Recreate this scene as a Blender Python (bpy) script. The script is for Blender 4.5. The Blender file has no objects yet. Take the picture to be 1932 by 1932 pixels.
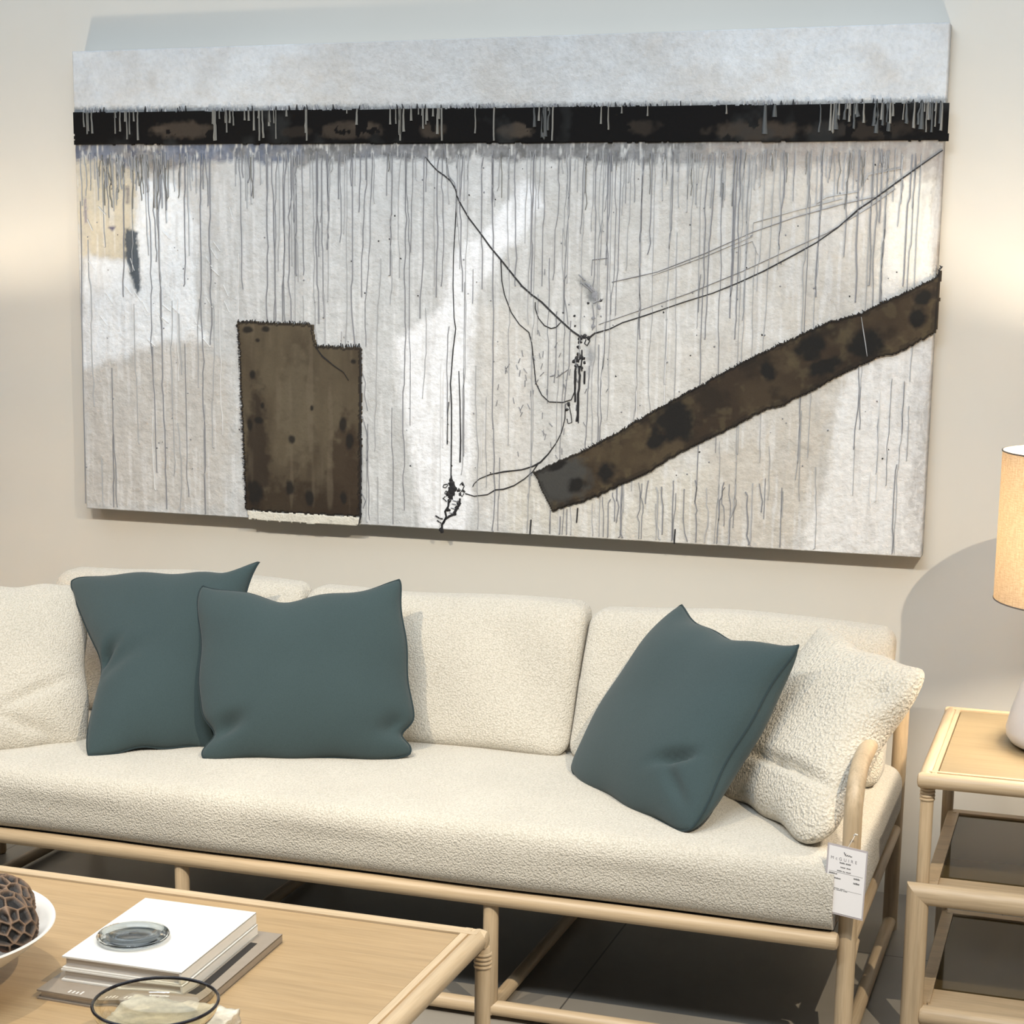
import bpy, bmesh, math, random
import numpy as np
from mathutils import Vector, Matrix
random.seed(7)
S = bpy.context.scene
COL = S.collection
PI = math.pi

# ------------------------------------------------------------------ camera
CAM = Vector((0.0, 0.0, 1.6))
YAW, PITCH, ROLL = math.radians(-18.5038), math.radians(-10.3837), math.radians(0.6955)
FPX, PCX, PCY = 3334.1, 966.0, 1141.3
_f = Vector((math.sin(YAW)*math.cos(PITCH), math.cos(YAW)*math.cos(PITCH), math.sin(PITCH)))
_r0 = Vector((math.cos(YAW), -math.sin(YAW), 0)); _u0 = _r0.cross(_f)
_r = math.cos(ROLL)*_r0 + math.sin(ROLL)*_u0
_u = -math.sin(ROLL)*_r0 + math.cos(ROLL)*_u0
cam = bpy.data.cameras.new('camera'); camo = bpy.data.objects.new('camera', cam); COL.objects.link(camo)
mw = Matrix((( _r.x, _u.x, -_f.x, CAM.x), (_r.y, _u.y, -_f.y, CAM.y), (_r.z, _u.z, -_f.z, CAM.z), (0, 0, 0, 1)))
camo.matrix_world = mw
cam.sensor_width = 36.0; cam.sensor_fit = 'HORIZONTAL'
cam.lens = FPX/1932*36.0
cam.shift_x = 0.0; cam.shift_y = (PCY-966.0)/1932
cam.clip_start = 0.05; cam.clip_end = 100
S.camera = camo

def ray(u, v):
    return (_r*((u-PCX)/FPX) - _u*((v-PCY)/FPX) + _f)
def at_y(u, v, y):                      # measured photo point on a plane parallel to the wall
    d = ray(u, v); return CAM + d*(y/d.y)
def at_z(u, v, z):
    d = ray(u, v); return CAM + d*((z-CAM.z)/d.z)

# ------------------------------------------------------------------ world, lights, exposure
def lin(c):
    return tuple((x/255/12.92 if x/255 <= .04045 else ((x/255+.055)/1.055)**2.4) for x in c)
W = bpy.data.worlds.new('showroom_ambient'); S.world = W; W.use_nodes = True
bg = W.node_tree.nodes['Background']
bg.inputs[0].default_value = (0.84, 0.92, 1.0, 1); bg.inputs[1].default_value = 0.15
S.view_settings.view_transform = 'Standard'; S.view_settings.look = 'None'
S.view_settings.gamma = 1; S.view_settings.use_curve_mapping = False
S.view_settings.exposure = 0.0

def spot(name, loc, target, power, color, size, blend, radius):
    l = bpy.data.lights.new(name, 'SPOT'); l.energy = power; l.color = color
    l.spot_size = math.radians(size); l.spot_blend = blend; l.shadow_soft_size = radius
    o = bpy.data.objects.new(name, l); COL.objects.link(o); o.location = loc
    d = Vector(target)-Vector(loc); o.rotation_euler = d.to_track_quat('-Z', 'Y').to_euler()
    return o
al = bpy.data.lights.new('overhead_ambient_fill', 'AREA'); al.shape = 'RECTANGLE'; al.size = 7.5; al.size_y = 2.6; al.energy = 90; al.color = (.78, .89, 1.0)  # added cool fill from above, stands in for ambient light, not a real fixture
ao = bpy.data.objects.new('overhead_ambient_fill', al); COL.objects.link(ao); ao.location = (-1.5, 2.9, 3.6)
al = bpy.data.lights.new('cool_ceiling_strip', 'AREA'); al.shape = 'RECTANGLE'; al.size = 1.6; al.size_y = .3; al.energy = 62; al.color = (.80, .90, 1.0)
ao = bpy.data.objects.new('cool_ceiling_strip', al); COL.objects.link(ao); ao.location = (-0.95, 1.12, 3.3)
ao.rotation_euler = (Vector((-1.5, 4.2, .8))-Vector(ao.location)).to_track_quat('-Z', 'Y').to_euler()
WARM = (1.0, 0.86, 0.66)
spot('ceiling_spot', (0.75, 1.55, 2.98), (-1.1, 3.6, 0.3), 325, WARM, 75, 1.0, 0.012)
spot('ceiling_spot', (-1.92, 1.55, 2.98), (-2.0, 4.3, 0.5), 215, WARM, 62, 1.0, 0.012)
spot('ceiling_spot', (-1.75, 2.30, 3.0), (-1.6, 2.7, 0.4), 95, WARM, 70, 1.0, 0.012)

# ------------------------------------------------------------------ helpers
def link(name, me, mat, parent=None):
    o = bpy.data.objects.new(name, me); COL.objects.link(o)
    if mat is not None:
        for m in (mat if isinstance(mat, (list, tuple)) else [mat]): me.materials.append(m)
    if parent is not None: o.parent = parent
    return o
def thing(name, label, cat, loc=(0, 0, 0), group=None):
    o = bpy.data.objects.new(name, None); COL.objects.link(o); o.location = loc
    o.empty_display_size = .05
    o['label'] = label; o['category'] = cat
    if group: o['group'] = group
    return o
def tag(o, label, cat, group=None):
    o['label'] = label; o['category'] = cat
    if group: o['group'] = group
    return o
def mesh(name, vs, fs, smooth=True):
    me = bpy.data.meshes.new(name); me.from_pydata([tuple(v) for v in vs], [], [tuple(f) for f in fs])
    if smooth: me.polygons.foreach_set('use_smooth', [True]*len(me.polygons))
    me.update(); return me
class MB:
    """collects shapes into one mesh"""
    def __init__(s): s.v = []; s.f = []; s.m = []
    def add(s, vs, fs, m=0):
        b = len(s.v); s.v += [Vector(v) for v in vs]; s.f += [tuple(i+b for i in f) for f in fs]; s.m += [m]*len(fs)
    def box(s, lo, hi, m=0, rz=0, c=None, bev=0.0):
        x0, y0, z0 = lo; x1, y1, z1 = hi
        if bev > 0:
            bm = bmesh.new(); bmesh.ops.create_cube(bm, size=1)
            for v in bm.verts:
                v.co = Vector(((x0+x1)/2+v.co.x*(x1-x0), (y0+y1)/2+v.co.y*(y1-y0), (z0+z1)/2+v.co.z*(z1-z0)))
            bmesh.ops.bevel(bm, geom=bm.edges[:], offset=bev, segments=2, affect='EDGES', profile=.5)
            bm.verts.index_update(); vs = [v.co.copy() for v in bm.verts]; fs = [[v.index for v in f.verts] for f in bm.faces]; bm.free()
        else:
            vs = [Vector((x, y, z)) for z in (z0, z1) for y in (y0, y1) for x in (x0, x1)]
            fs = [(0, 2, 3, 1), (4, 5, 7, 6), (0, 1, 5, 4), (2, 6, 7, 3), (0, 4, 6, 2), (1, 3, 7, 5)]
        if rz:
            c = Vector(c) if c is not None else Vector(((x0+x1)/2, (y0+y1)/2, 0))
            R = Matrix.Rotation(rz, 3, 'Z'); vs = [R @ (v-c)+c for v in vs]
        s.add(vs, fs, m)
    def tube(s, pts, r, n=20, m=0, cap=True, closed=False):
        pts = [Vector(p) for p in pts]; k = len(pts)
        rs = r if isinstance(r, (list, tuple)) else [r]*k
        vs = []; fs = []; prev = None
        for i, p in enumerate(pts):
            if closed: t = (pts[(i+1) % k]-pts[i-1])
            else: t = pts[min(i+1, k-1)]-pts[max(i-1, 0)]
            t.normalize()
            if prev is None:
                a = Vector((0, 0, 1)) if abs(t.z) < .9 else Vector((1, 0, 0)); nx = t.cross(a).normalized()
            else:
                nx = (prev - t*prev.dot(t)).normalized()
            prev = nx; ny = t.cross(nx)
            for j in range(n):
                a = 2*PI*j/n; vs.append(p+(nx*math.cos(a)+ny*math.sin(a))*rs[i])
        for i in range(k if closed else k-1):
            for j in range(n):
                a = i*n+j; b = i*n+(j+1) % n; c = ((i+1) % k)*n+(j+1) % n; d = ((i+1) % k)*n+j
                fs.append((a, d, c, b))
        if cap and not closed:
            fs.append(tuple(range(n))); fs.append(tuple(reversed(range((k-1)*n, k*n))))
        s.add(vs, fs, m)
    def rod(s, a, b, r, n=20, m=0, e=None):
        """round bar with softened ends"""
        a = Vector(a); b = Vector(b); t = (b-a); L = t.length; t.normalize()
        e = min(r*.45, L*.2) if e is None else e
        pts = []; rs = []
        for q in (0, .5, 1):
            pts.append(a+t*e*(1-math.cos(q*PI/2))*1.0); rs.append(r-e+e*math.sin(q*PI/2))
        for q in (1, .5, 0):
            pts.append(b-t*e*(1-math.cos(q*PI/2))*1.0); rs.append(r-e+e*math.sin(q*PI/2))
        s.tube(pts, rs, n, m)
    def lathe(s, prof, c=(0, 0, 0), n=64, m=0):
        c = Vector(c); k = len(prof); vs = []; fs = []
        for (r, z) in prof:
            for j in range(n):
                a = 2*PI*j/n; vs.append(c+Vector((r*math.cos(a), r*math.sin(a), z)))
        for i in range(k-1):
            for j in range(n):
                fs.append((i*n+j, i*n+(j+1) % n, (i+1)*n+(j+1) % n, (i+1)*n+j))
        s.add(vs, fs, m)
    def build(s, name, mat, parent=None, smooth=True, angle=35, weld=False):
        me = mesh(name, s.v, s.f, smooth)
        bm = bmesh.new(); bm.from_mesh(me)
        if weld: bmesh.ops.remove_doubles(bm, verts=bm.verts, dist=1e-6)
        bmesh.ops.recalc_face_normals(bm, faces=bm.faces)
        if smooth:
            th = math.radians(angle)
            for e in bm.edges:
                if len(e.link_faces) == 2 and e.calc_face_angle(0) > th: e.smooth = False
        if not weld and len(set(s.m)) > 1:
            pass
        bm.to_mesh(me); bm.free()
        if not weld: me.polygons.foreach_set('material_index', s.m)
        me.update()
        return link(name, me, mat, parent)

# ------------------------------------------------------------------ materials
def newmat(name):
    m = bpy.data.materials.new(name); m.use_nodes = True
    nt = m.node_tree; return m, nt, nt.nodes['Principled BSDF']
def N(nt, t, **kw):
    n = nt.nodes.new(t)
    for k, v in kw.items():
        if k.startswith('i_'): n.inputs[k[2:].replace('_', ' ')].default_value = v
        else: setattr(n, k, v)
    return n
def ramp(nt, fac, stops):
    r = nt.nodes.new('ShaderNodeValToRGB'); r.color_ramp.elements.remove(r.color_ramp.elements[1])
    for i, (p, c) in enumerate(stops):
        e = r.color_ramp.elements[0] if i == 0 else r.color_ramp.elements.new(p)
        e.position = p; e.color = (*c, 1) if len(c) == 3 else c
    nt.links.new(fac, r.inputs[0]); return r
def coords(nt, scale=(1, 1, 1), rot=(0, 0, 0)):
    tc = nt.nodes.new('ShaderNodeTexCoord'); mp = nt.nodes.new('ShaderNodeMapping')
    mp.inputs['Scale'].default_value = scale; mp.inputs['Rotation'].default_value = rot
    nt.links.new(tc.outputs['Object'], mp.inputs[0]); return mp.outputs[0]
def bump(nt, bsdf, h, strength, dist):
    b = nt.nodes.new('ShaderNodeBump'); b.inputs['Strength'].default_value = strength; b.inputs['Distance'].default_value = dist
    nt.links.new(h, b.inputs['Height']); nt.links.new(b.outputs[0], bsdf.inputs['Normal']); return b
def noise(nt, vec, scale, detail=4, rough=.55):
    n = nt.nodes.new('ShaderNodeTexNoise'); n.inputs['Scale'].default_value = scale
    n.inputs['Detail'].default_value = detail; n.inputs['Roughness'].default_value = rough
    nt.links.new(vec, n.inputs['Vector']); return n.outputs[0]
def mul(c, k): return tuple(x*k for x in c)

def wood(name, base, axis, dark=.78, light=1.08, rough=.45, gs=1.0):
    m, nt, b = newmat(name)
    sc = {'x': (1.2, 26, 26), 'y': (26, 1.2, 26), 'z': (26, 26, 1.2)}[axis]
    n1 = noise(nt, coords(nt, tuple(s*gs for s in sc)), 1.6, 5, .6)
    r = ramp(nt, n1, [(.3, mul(base, dark)), (.5, base), (.72, mul(base, light))])
    n2 = noise(nt, coords(nt, tuple(s*7*gs for s in sc)), 1.5, 3, .5)
    mx = N(nt, 'ShaderNodeMix', data_type='RGBA', blend_type='MULTIPLY'); mx.inputs[0].default_value = .5
    r2 = ramp(nt, n2, [(.35, (.80, .76, .70)), (.6, (1, 1, 1))])
    nt.links.new(r.outputs[0], mx.inputs[6]); nt.links.new(r2.outputs[0], mx.inputs[7])
    nt.links.new(mx.outputs[2], b.inputs['Base Color']); b.inputs['Roughness'].default_value = rough
    bump(nt, b, n2, .12, .001)
    return m
OAK = (0.55, 0.42, 0.27)
WX, WY, WZ = (wood('pale_oak_'+a, OAK, a) for a in 'xyz')
TOPX = wood('oak_veneer', (0.43, 0.298, 0.160), 'x', .86, 1.06, .42, .8)
TOPL = wood('oak_veneer_light', (0.30, 0.228, 0.128), 'x', .92, 1.04, .42, .6)

def fabric(name, c, c2, scale, strength, dist, rough=.95, fuzz=.2, sheen=.3):
    m, nt, b = newmat(name)
    v = coords(nt)
    vo = N(nt, 'ShaderNodeTexVoronoi'); vo.inputs['Scale'].default_value = scale; nt.links.new(v, vo.inputs['Vector'])
    n1 = noise(nt, v, scale*.9, 3, .7)
    ad = N(nt, 'ShaderNodeMath', operation='SUBTRACT'); nt.links.new(n1, ad.inputs[0])
    mm = N(nt, 'ShaderNodeMath', operation='MULTIPLY'); nt.links.new(vo.outputs['Distance'], mm.inputs[0]); mm.inputs[1].default_value = .6
    nt.links.new(mm.outputs[0], ad.inputs[1])
    big = noise(nt, v, 5, 3, .5)
    r = ramp(nt, ad.outputs[0], [(.0, c2), (.42, c)])
    rb = ramp(nt, big, [(.3, (.94, .94, .94)), (.7, (1.03, 1.03, 1.03))])
    mx = N(nt, 'ShaderNodeMix', data_type='RGBA', blend_type='MULTIPLY'); mx.inputs[0].default_value = 1
    nt.links.new(r.outputs[0], mx.inputs[6]); nt.links.new(rb.outputs[0], mx.inputs[7])
    nt.links.new(mx.outputs[2], b.inputs['Base Color']); b.inputs['Roughness'].default_value = rough
    b.inputs['Specular IOR Level'].default_value = .15
    b.inputs['Sheen Weight'].default_value = sheen; b.inputs['Sheen Roughness'].default_value = .6
    bump(nt, b, ad.outputs[0], strength, dist); return m
BOUCLE = fabric('cream_boucle', (.68, .635, .55), (.53, .49, .41), 230, .9, .004)
SHEEP = fabric('cream_long_pile', (.76, .70, .59), (.62, .565, .46), 150, .9, .008)
TEAL = fabric('teal_wool', (.046, .072, .076), (.036, .058, .062), 700, .25, .0012, .9, sheen=.12)
TEALD = fabric('teal_piping', (.026, .044, .05), (.02, .034, .038), 700, .25, .0012, .9, sheen=.1)

def plain(name, c, rough=.5, **kw):
    m, nt, b = newmat(name); b.inputs['Base Color'].default_value = (*c, 1); b.inputs['Roughness'].default_value = rough
    for k, v in kw.items(): b.inputs[k.replace('_', ' ')].default_value = v
    return m
def mottled(name, c, c2, scale, rough=.6, bs=.1, bd=.002):
    m, nt, b = newmat(name); n = noise(nt, coords(nt), scale, 5, .6)
    r = ramp(nt, n, [(.35, c2), (.65, c)]); nt.links.new(r.outputs[0], b.inputs['Base Color'])
    b.inputs['Roughness'].default_value = rough; bump(nt, b, n, bs, bd); return m
WALL = mottled('wall_paint', (.66, .635, .575), (.645, .62, .56), 3, .85, .05, .0005)

# ------------------------------------------------------------------ setting
mb = MB(); mb.box((-6.5, 4.61, 0), (3.5, 4.72, 3.3)); wall = mb.build('wall_back', WALL, smooth=False); wall['kind'] = 'structure'
m, nt, b = newmat('floor_tile')
v = coords(nt)
sep = N(nt, 'ShaderNodeSeparateXYZ'); nt.links.new(v, sep.inputs[0])
def groove(sock, period, off, w):
    a = N(nt, 'ShaderNodeMath', operation='ADD'); nt.links.new(sock, a.inputs[0]); a.inputs[1].default_value = off+20*period
    d = N(nt, 'ShaderNodeMath', operation='MODULO'); nt.links.new(a.outputs[0], d.inputs[0]); d.inputs[1].default_value = period
    l = N(nt, 'ShaderNodeMath', operation='LESS_THAN'); nt.links.new(d.outputs[0], l.inputs[0]); l.inputs[1].default_value = w
    return l.outputs[0]
g1 = groove(sep.outputs[0], .9, 1.072, .004); g2 = groove(sep.outputs[1], .9, .35, .004)
mxm = N(nt, 'ShaderNodeMath', operation='MAXIMUM'); nt.links.new(g1, mxm.inputs[0]); nt.links.new(g2, mxm.inputs[1])
mixc = N(nt, 'ShaderNodeMix', data_type='RGBA'); nt.links.new(mxm.outputs[0], mixc.inputs[0])
fr = ramp(nt, noise(nt, v, 2.2, 5, .6), [(.35, (.26, .235, .20)), (.65, (.31, .285, .245))])
nt.links.new(fr.outputs[0], mixc.inputs[6]); mixc.inputs[7].default_value = (.10, .09, .08, 1)
nt.links.new(mixc.outputs[2], b.inputs['Base Color']); b.inputs['Roughness'].default_value = .38
mb = MB(); mb.box((-6.5, -1.0, -.1), (3.5, 4.61, 0)); fl = mb.build('floor', m, smooth=False); fl['kind'] = 'structure'

# ------------------------------------------------------------------ painting
PY = 4.55
PX0, PX1, PZ0, PZ1 = -2.861, -.427, .920, 2.227
painting = thing('painting', 'large abstract canvas in whites and greys with a black band, on the wall', 'painting', ((PX0+PX1)/2, 4.61, PZ0))
POFF = Vector(painting.location)
rng = np.random.default_rng(3)
def vnoise(x, z, s, seed=0):
    """smooth value noise on arrays"""
    r = np.random.default_rng(seed); T = r.random((64, 64))
    X = x*s+seed*3.7; Zz = z*s+seed*1.3
    xi = np.floor(X).astype(int); zi = np.floor(Zz).astype(int); fx = X-xi; fz = Zz-zi
    fx = fx*fx*(3-2*fx); fz = fz*fz*(3-2*fz)
    a = T[xi % 64, zi % 64]; b_ = T[(xi+1) % 64, zi % 64]; c = T[xi % 64, (zi+1) % 64]; d = T[(xi+1) % 64, (zi+1) % 64]
    return (a*(1-fx)+b_*fx)*(1-fz)+(c*(1-fx)+d*fx)*fz
def fbm(x, z, s, o=4, seed=0):
    t = 0; a = .5; n = 0
    for i in range(o): t = t+a*vnoise(x, z, s*2**i, seed+i*11); n += a; a *= .55
    return t/n
def pp(u, v):
    p = at_y(u, v, PY); return (p.x, p.z)
def inpoly(x, z, poly):
    r = np.zeros(x.shape, bool); k = len(poly)
    for i in range(k):
        x1, z1 = poly[i]; x2, z2 = poly[(i+1) % k]
        if z1 == z2: continue
        c = ((z1 > z) != (z2 > z)) & (x < (x2-x1)*(z-z1)/(z2-z1)+x1)
        r ^= c
    return r
def softpoly(x, z, poly, jit=.01, soft=1, seed=0, s=30):
    poly = [pp(*p) for p in poly]
    t = 0; offs = [(0, 0)] if soft <= 0 else [(a*soft, b_*soft) for a in (-.006, 0, .006) for b_ in (-.006, 0, .006)]
    jx = (fbm(x, z, s, 3, seed)-.5)*2*jit; jz = (fbm(x, z, s, 3, seed+5)-.5)*2*jit
    for a, b_ in offs: t = t+inpoly(x+jx+a, z+jz+b_, poly).astype(float)
    return t/len(offs)
def L(*c): return np.array(lin(c))
NX, NZ = 860, 462
gx, gz = np.meshgrid(np.linspace(PX0, PX1, NX), np.linspace(PZ0, PZ1, NZ), indexing='ij')
C = np.zeros((NX, NZ, 3)); ux = (gx-PX0)/(PX1-PX0); uz = (gz-PZ0)/(PZ1-PZ0)
def blend(mask, col, a=1.0):
    global C
    m_ = np.clip(mask*a, 0, 1)[..., None]; C = C*(1-m_)+col*m_
n1 = fbm(gx, gz, 3, 5, 1); n2 = fbm(gx, gz, 9, 4, 2); n3 = fbm(gx*1.0, gz*.12, 60, 3, 9)
C[:] = L(194, 196, 197)
blend(np.clip((ux-.45)*2.2, 0, 1), L(206, 200, 190), .85)
blend(np.clip((n1-.48)*4, 0, 1), L(190, 190, 188), .45)
blend(np.clip((n2-.52)*4, 0, 1), L(220, 222, 224), .35)
# painted fields
blend(softpoly(gx, gz, [(140, 275), (262, 275), (258, 492), (152, 485)], .012, 1, 3), L(198, 190, 170), .95)
blend(softpoly(gx, gz, [(160, 488), (250, 498), (258, 335), (330, 345), (372, 420), (368, 600), (400, 640), (300, 650), (155, 700)], .014, 1.2, 4), L(230, 235, 240), .95)
blend(softpoly(gx, gz, [(155, 700), (300, 650), (380, 640), (440, 700), (430, 960), (160, 960)], .03, 3, 5), L(192, 188, 182), .7)
blend(softpoly(gx, gz, [(985, 345), (1012, 350), (1032, 385), (975, 450), (900, 545), (890, 700), (898, 860), (880, 1003), (800, 1000), (760, 760), (745, 640), (830, 580), (850, 480), (905, 440)], .016, 1.5, 6), L(236, 238, 242), .95)
blend(softpoly(gx, gz, [(1690, 330), (1768, 305), (1762, 520), (1650, 556), (1665, 440)], .014, 1.5, 7), L(236, 232, 222), .95)
blend(softpoly(gx, gz, [(1600, 700), (1760, 640), (1740, 1052), (1500, 1040), (1550, 940), (1570, 820)], .02, 1.2, 8), L(228, 227, 225), .9)
blend(softpoly(gx, gz, [(1350, 850), (1580, 740), (1560, 860), (1500, 1035), (1300, 1025)], .03, 3, 9), L(196, 189, 178), .7)
blend(softpoly(gx, gz, [(900, 560), (1000, 600), (1010, 900), (960, 1005), (900, 990)], .03, 3, 10), L(206, 203, 198), .7)
blend(softpoly(gx, gz, [(960, 900), (1330, 870), (1330, 1030), (960, 1010)], .04, 3, 12), L(204, 199, 187), .6)
# top field
topm = softpoly(gx, gz, [(100, 0), (1850, 0), (1850, 185), (100, 208)], .003, .5, 11)
tcol = L(200, 200, 199)[None, None]*np.ones_like(C)
k_ = np.clip((n1-.45)*5, 0, 1)[..., None]; tcol = tcol*(1-k_*.6)+L(222, 226, 229)*k_*.6
k_ = np.clip((n2-.55)*5, 0, 1)[..., None]; tcol = tcol*(1-k_*.5)+L(196, 192, 186)*k_*.5
C = C*(1-topm[..., None])+tcol*topm[..., None]
# soot below and just above the band
soot = softpoly(gx, gz, [(100, 264), (1850, 254), (1850, 305), (1500, 300), (1300, 306), (1100, 304), (900, 298), (800, 304), (700, 300), (600, 306), (560, 312), (480, 306), (400, 302), (360, 312), (310, 326), (240, 316), (180, 304), (100, 306)], .016, .9, 13, 26)
hf = fbm(gx, gz, 55, 4, 77); hv = fbm(gx, gz*.3, 120, 2, 78)
sc_ = L(118, 118, 119)*np.ones_like(C)
def lay(arr, mask, col, a=1.0):
    m_ = np.clip(mask*a, 0, 1)[..., None]; return arr*(1-m_)+col*m_
sc_ = lay(sc_, (hf-.50)*9, L(96, 96, 96), .9)
sc_ = lay(sc_, np.clip((.46-ux)*5, 0, 1)*np.clip((n2-.46)*7, 0, 1), L(92, 104, 128), .8)
sc_ = lay(sc_, np.clip((.30-ux)*5, 0, 1)*np.clip((hf-.55)*14, 0, 1), L(66, 74, 98), .8)
sc_ = lay(sc_, (hv-.62)*10, L(196, 196, 194), .6)
fade = np.clip(1-np.clip((ux-.62)*2.2, 0, 1)*.45, 0, 1)
a_ = np.clip(soot*.93*fade, 0, .95)[..., None]; C = C*(1-a_)+sc_*a_
blend(softpoly(gx, gz, [(150, 300), (420, 300), (420, 330), (300, 335), (150, 330)], .05, 2.5, 113), L(150, 142, 132), .45)
blend(softpoly(gx, gz, [(100, 205), (1850, 189), (1850, 200), (100, 218)], .007, .8, 14, 120), L(96, 98, 98), .7)
blend(softpoly(gx, gz, [(1280, 268), (1790, 262), (1785, 330), (1740, 340), (1660, 330), (1500, 320), (1350, 312)], .05, 3, 15), L(160, 152, 145), .75)
blend(softpoly(gx, gz, [(1735, 700), (1760, 640), (1745, 1055), (1722, 1055)], .03, 3, 16), L(150, 147, 145), .7)
blend(softpoly(gx, gz, [(1768, 280), (1790, 280), (1775, 520), (1758, 520)], .01, 1.5, 17), L(140, 132, 126), .8)
# vertical wash streaks
st = np.clip((n3-.56)*7, 0, 1)*np.clip((.82-uz)*6, 0, 1)
blend(st, L(172, 170, 168), .26)
st2 = np.clip((fbm(gx, gz*.08, 90, 2, 31)-.58)*8, 0, 1)*np.clip((.82-uz)*6, 0, 1)
blend(st2, L(226, 227, 228), .35)
# blue-black brush mark and small marks
blend(softpoly(gx, gz, [(236, 430), (259, 436), (263, 500), (266, 545), (258, 560), (247, 520), (236, 480)], .007, .6, 18, 60), L(58, 70, 82), .95)
blend(softpoly(gx, gz, [(238, 352), (243, 352), (243, 386), (239, 386)], .004, .6, 19), L(70, 70, 92), .9)
blend(softpoly(gx, gz, [(158, 372), (161, 372), (164, 422), (160, 422)], .004, .6, 20), L(84, 84, 120), .9)
blend(softpoly(gx, gz, [(203, 428), (220, 427), (212, 437)], .004, .4, 21), L(70, 66, 100), .9)
blend(softpoly(gx, gz, [(1092, 520), (1112, 528), (1130, 565), (1125, 580), (1108, 560)], .014, 1, 22, 50), L(104, 108, 112), .85)
blend(softpoly(gx, gz, [(1112, 640), (1120, 660), (1122, 690), (1112, 710), (1106, 670)], .012, 1, 23, 50), L(140, 142, 146), .8)
for sd, amt in ((90, .035), (95, .035)):
    f_ = fbm(gx, gz, 38 if sd == 90 else 110, 4, sd); C = C*(1-amt*np.clip((.5-f_)*6, -0.5, 1)[..., None])
PAINTK = .98
C = C*PAINTK
def attr_mesh(name, xs, zs, keep, col, y, thick, mat, parent, relief=None):
    """grid sheet with pigment colours; keep = mask of cells; thick > 0 closes it to a slab"""
    nx, nz = xs.shape
    Y = np.full(xs.shape, y) if relief is None else y-relief
    co = np.stack([xs-POFF.x, Y-POFF.y, zs-POFF.z], -1).reshape(-1, 3)
    idx = np.arange(nx*nz).reshape(nx, nz)
    q = np.stack([idx[:-1, :-1], idx[1:, :-1], idx[1:, 1:], idx[:-1, 1:]], -1)[keep]
    verts = co; faces = q; cols = col.reshape(-1, 3)
    if thick > 0:
        n0 = len(co); back = co.copy(); back[:, 1] = (y+thick)-POFF.y
        verts = np.concatenate([co, back]); cols = np.concatenate([cols, cols*.6])
        faces = [q]
        kp = np.pad(keep, 1)
        for (dx, dz, a, b_) in ((-1, 0, (0, 0), (0, 1)), (1, 0, (1, 1), (1, 0)), (0, -1, (1, 0), (0, 0)), (0, 1, (0, 1), (1, 1))):
            nb = kp[1+dx:kp.shape[0]-1+dx, 1+dz:kp.shape[1]-1+dz]
            ii, jj = np.nonzero(keep & ~nb)
            A_ = idx[ii+a[0], jj+a[1]]; B_ = idx[ii+b_[0], jj+b_[1]]
            faces.append(np.stack([A_, B_, B_+n0, A_+n0], -1))
        faces = np.concatenate(faces)
    used = np.unique(faces); remap = -np.ones(len(verts), int); remap[used] = np.arange(len(used))
    verts = verts[used]; cols = cols[used]; faces = remap[faces]
    me = bpy.data.meshes.new(name)
    me.vertices.add(len(verts)); me.vertices.foreach_set('co', verts.astype(np.float32).ravel())
    me.loops.add(faces.size); me.loops.foreach_set('vertex_index', faces.astype(np.int32).ravel())
    me.polygons.add(len(faces)); me.polygons.foreach_set('loop_start', np.arange(0, faces.size, 4, dtype=np.int32))
    me.polygons.foreach_set('use_smooth', np.ones(len(faces), bool))
    me.update(calc_edges=True)
    at = me.color_attributes.new('pigment', 'FLOAT_COLOR', 'POINT')
    at.data.foreach_set('color', np.concatenate([cols, np.ones((len(cols), 1))], 1).astype(np.float32).ravel())
    return link(name, me, mat, parent)
def pigment(name, bs, bd, sc, rough=.8):
    m, nt, b = newmat(name)
    a = N(nt, 'ShaderNodeAttribute'); a.attribute_name = 'pigment'
    v = coords(nt); n = noise(nt, v, sc, 6, .62); n_ = noise(nt, v, sc*4, 3, .6)
    r = ramp(nt, n_, [(.30, (.93, .93, .93)), (.5, (1.0, 1.0, 1.0)), (.7, (1.03, 1.03, 1.03))])
    mx = N(nt, 'ShaderNodeMix', data_type='RGBA', blend_type='MULTIPLY'); mx.inputs[0].default_value = 1
    nt.links.new(a.outputs['Color'], mx.inputs[6]); nt.links.new(r.outputs[0], mx.inputs[7])
    nt.links.new(mx.outputs[2], b.inputs['Base Color']); b.inputs['Roughness'].default_value = rough
    bump(nt, b, n, bs, bd); return m
PIG = pigment('acrylic_on_canvas', .8, .010, 24)
PIGB = pigment('stained_cloth', .4, .004, 40, .85)
PIGK = pigment('black_strip', .3, .003, 30, .75)
PIGK.node_tree.nodes['Principled BSDF'].inputs['Specular IOR Level'].default_value = .15
keepall = np.ones((NX-1, NZ-1), bool)
rel = (fbm(gx, gz, 14, 4, 40)-.5)*.003
edge = np.minimum(np.minimum(gx-PX0, PX1-gx), np.minimum(gz-PZ0, PZ1-gz)); rel = rel*np.clip(edge/.02, 0, 1)
attr_mesh('canvas', gx, gz, keepall, C, PY, .056, PIG, painting, rel)
mb = MB()
for a, b_ in (((PX0+.01, PZ0+.01), (PX1-.01, PZ0+.05)), ((PX0+.01, PZ1-.05), (PX1-.01, PZ1-.01)), ((PX0+.01, PZ0+.01), (PX0+.05, PZ1-.01)), ((PX1-.05, PZ0+.01), (PX1-.01, PZ1-.01))):
    mb.box((a[0]-POFF.x, PY+.012-POFF.y, a[1]-POFF.z), (b_[0]-POFF.x, 4.6095-POFF.y, b_[1]-POFF.z))
mb.build('stretcher_frame', WX, painting, smooth=False)

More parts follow.
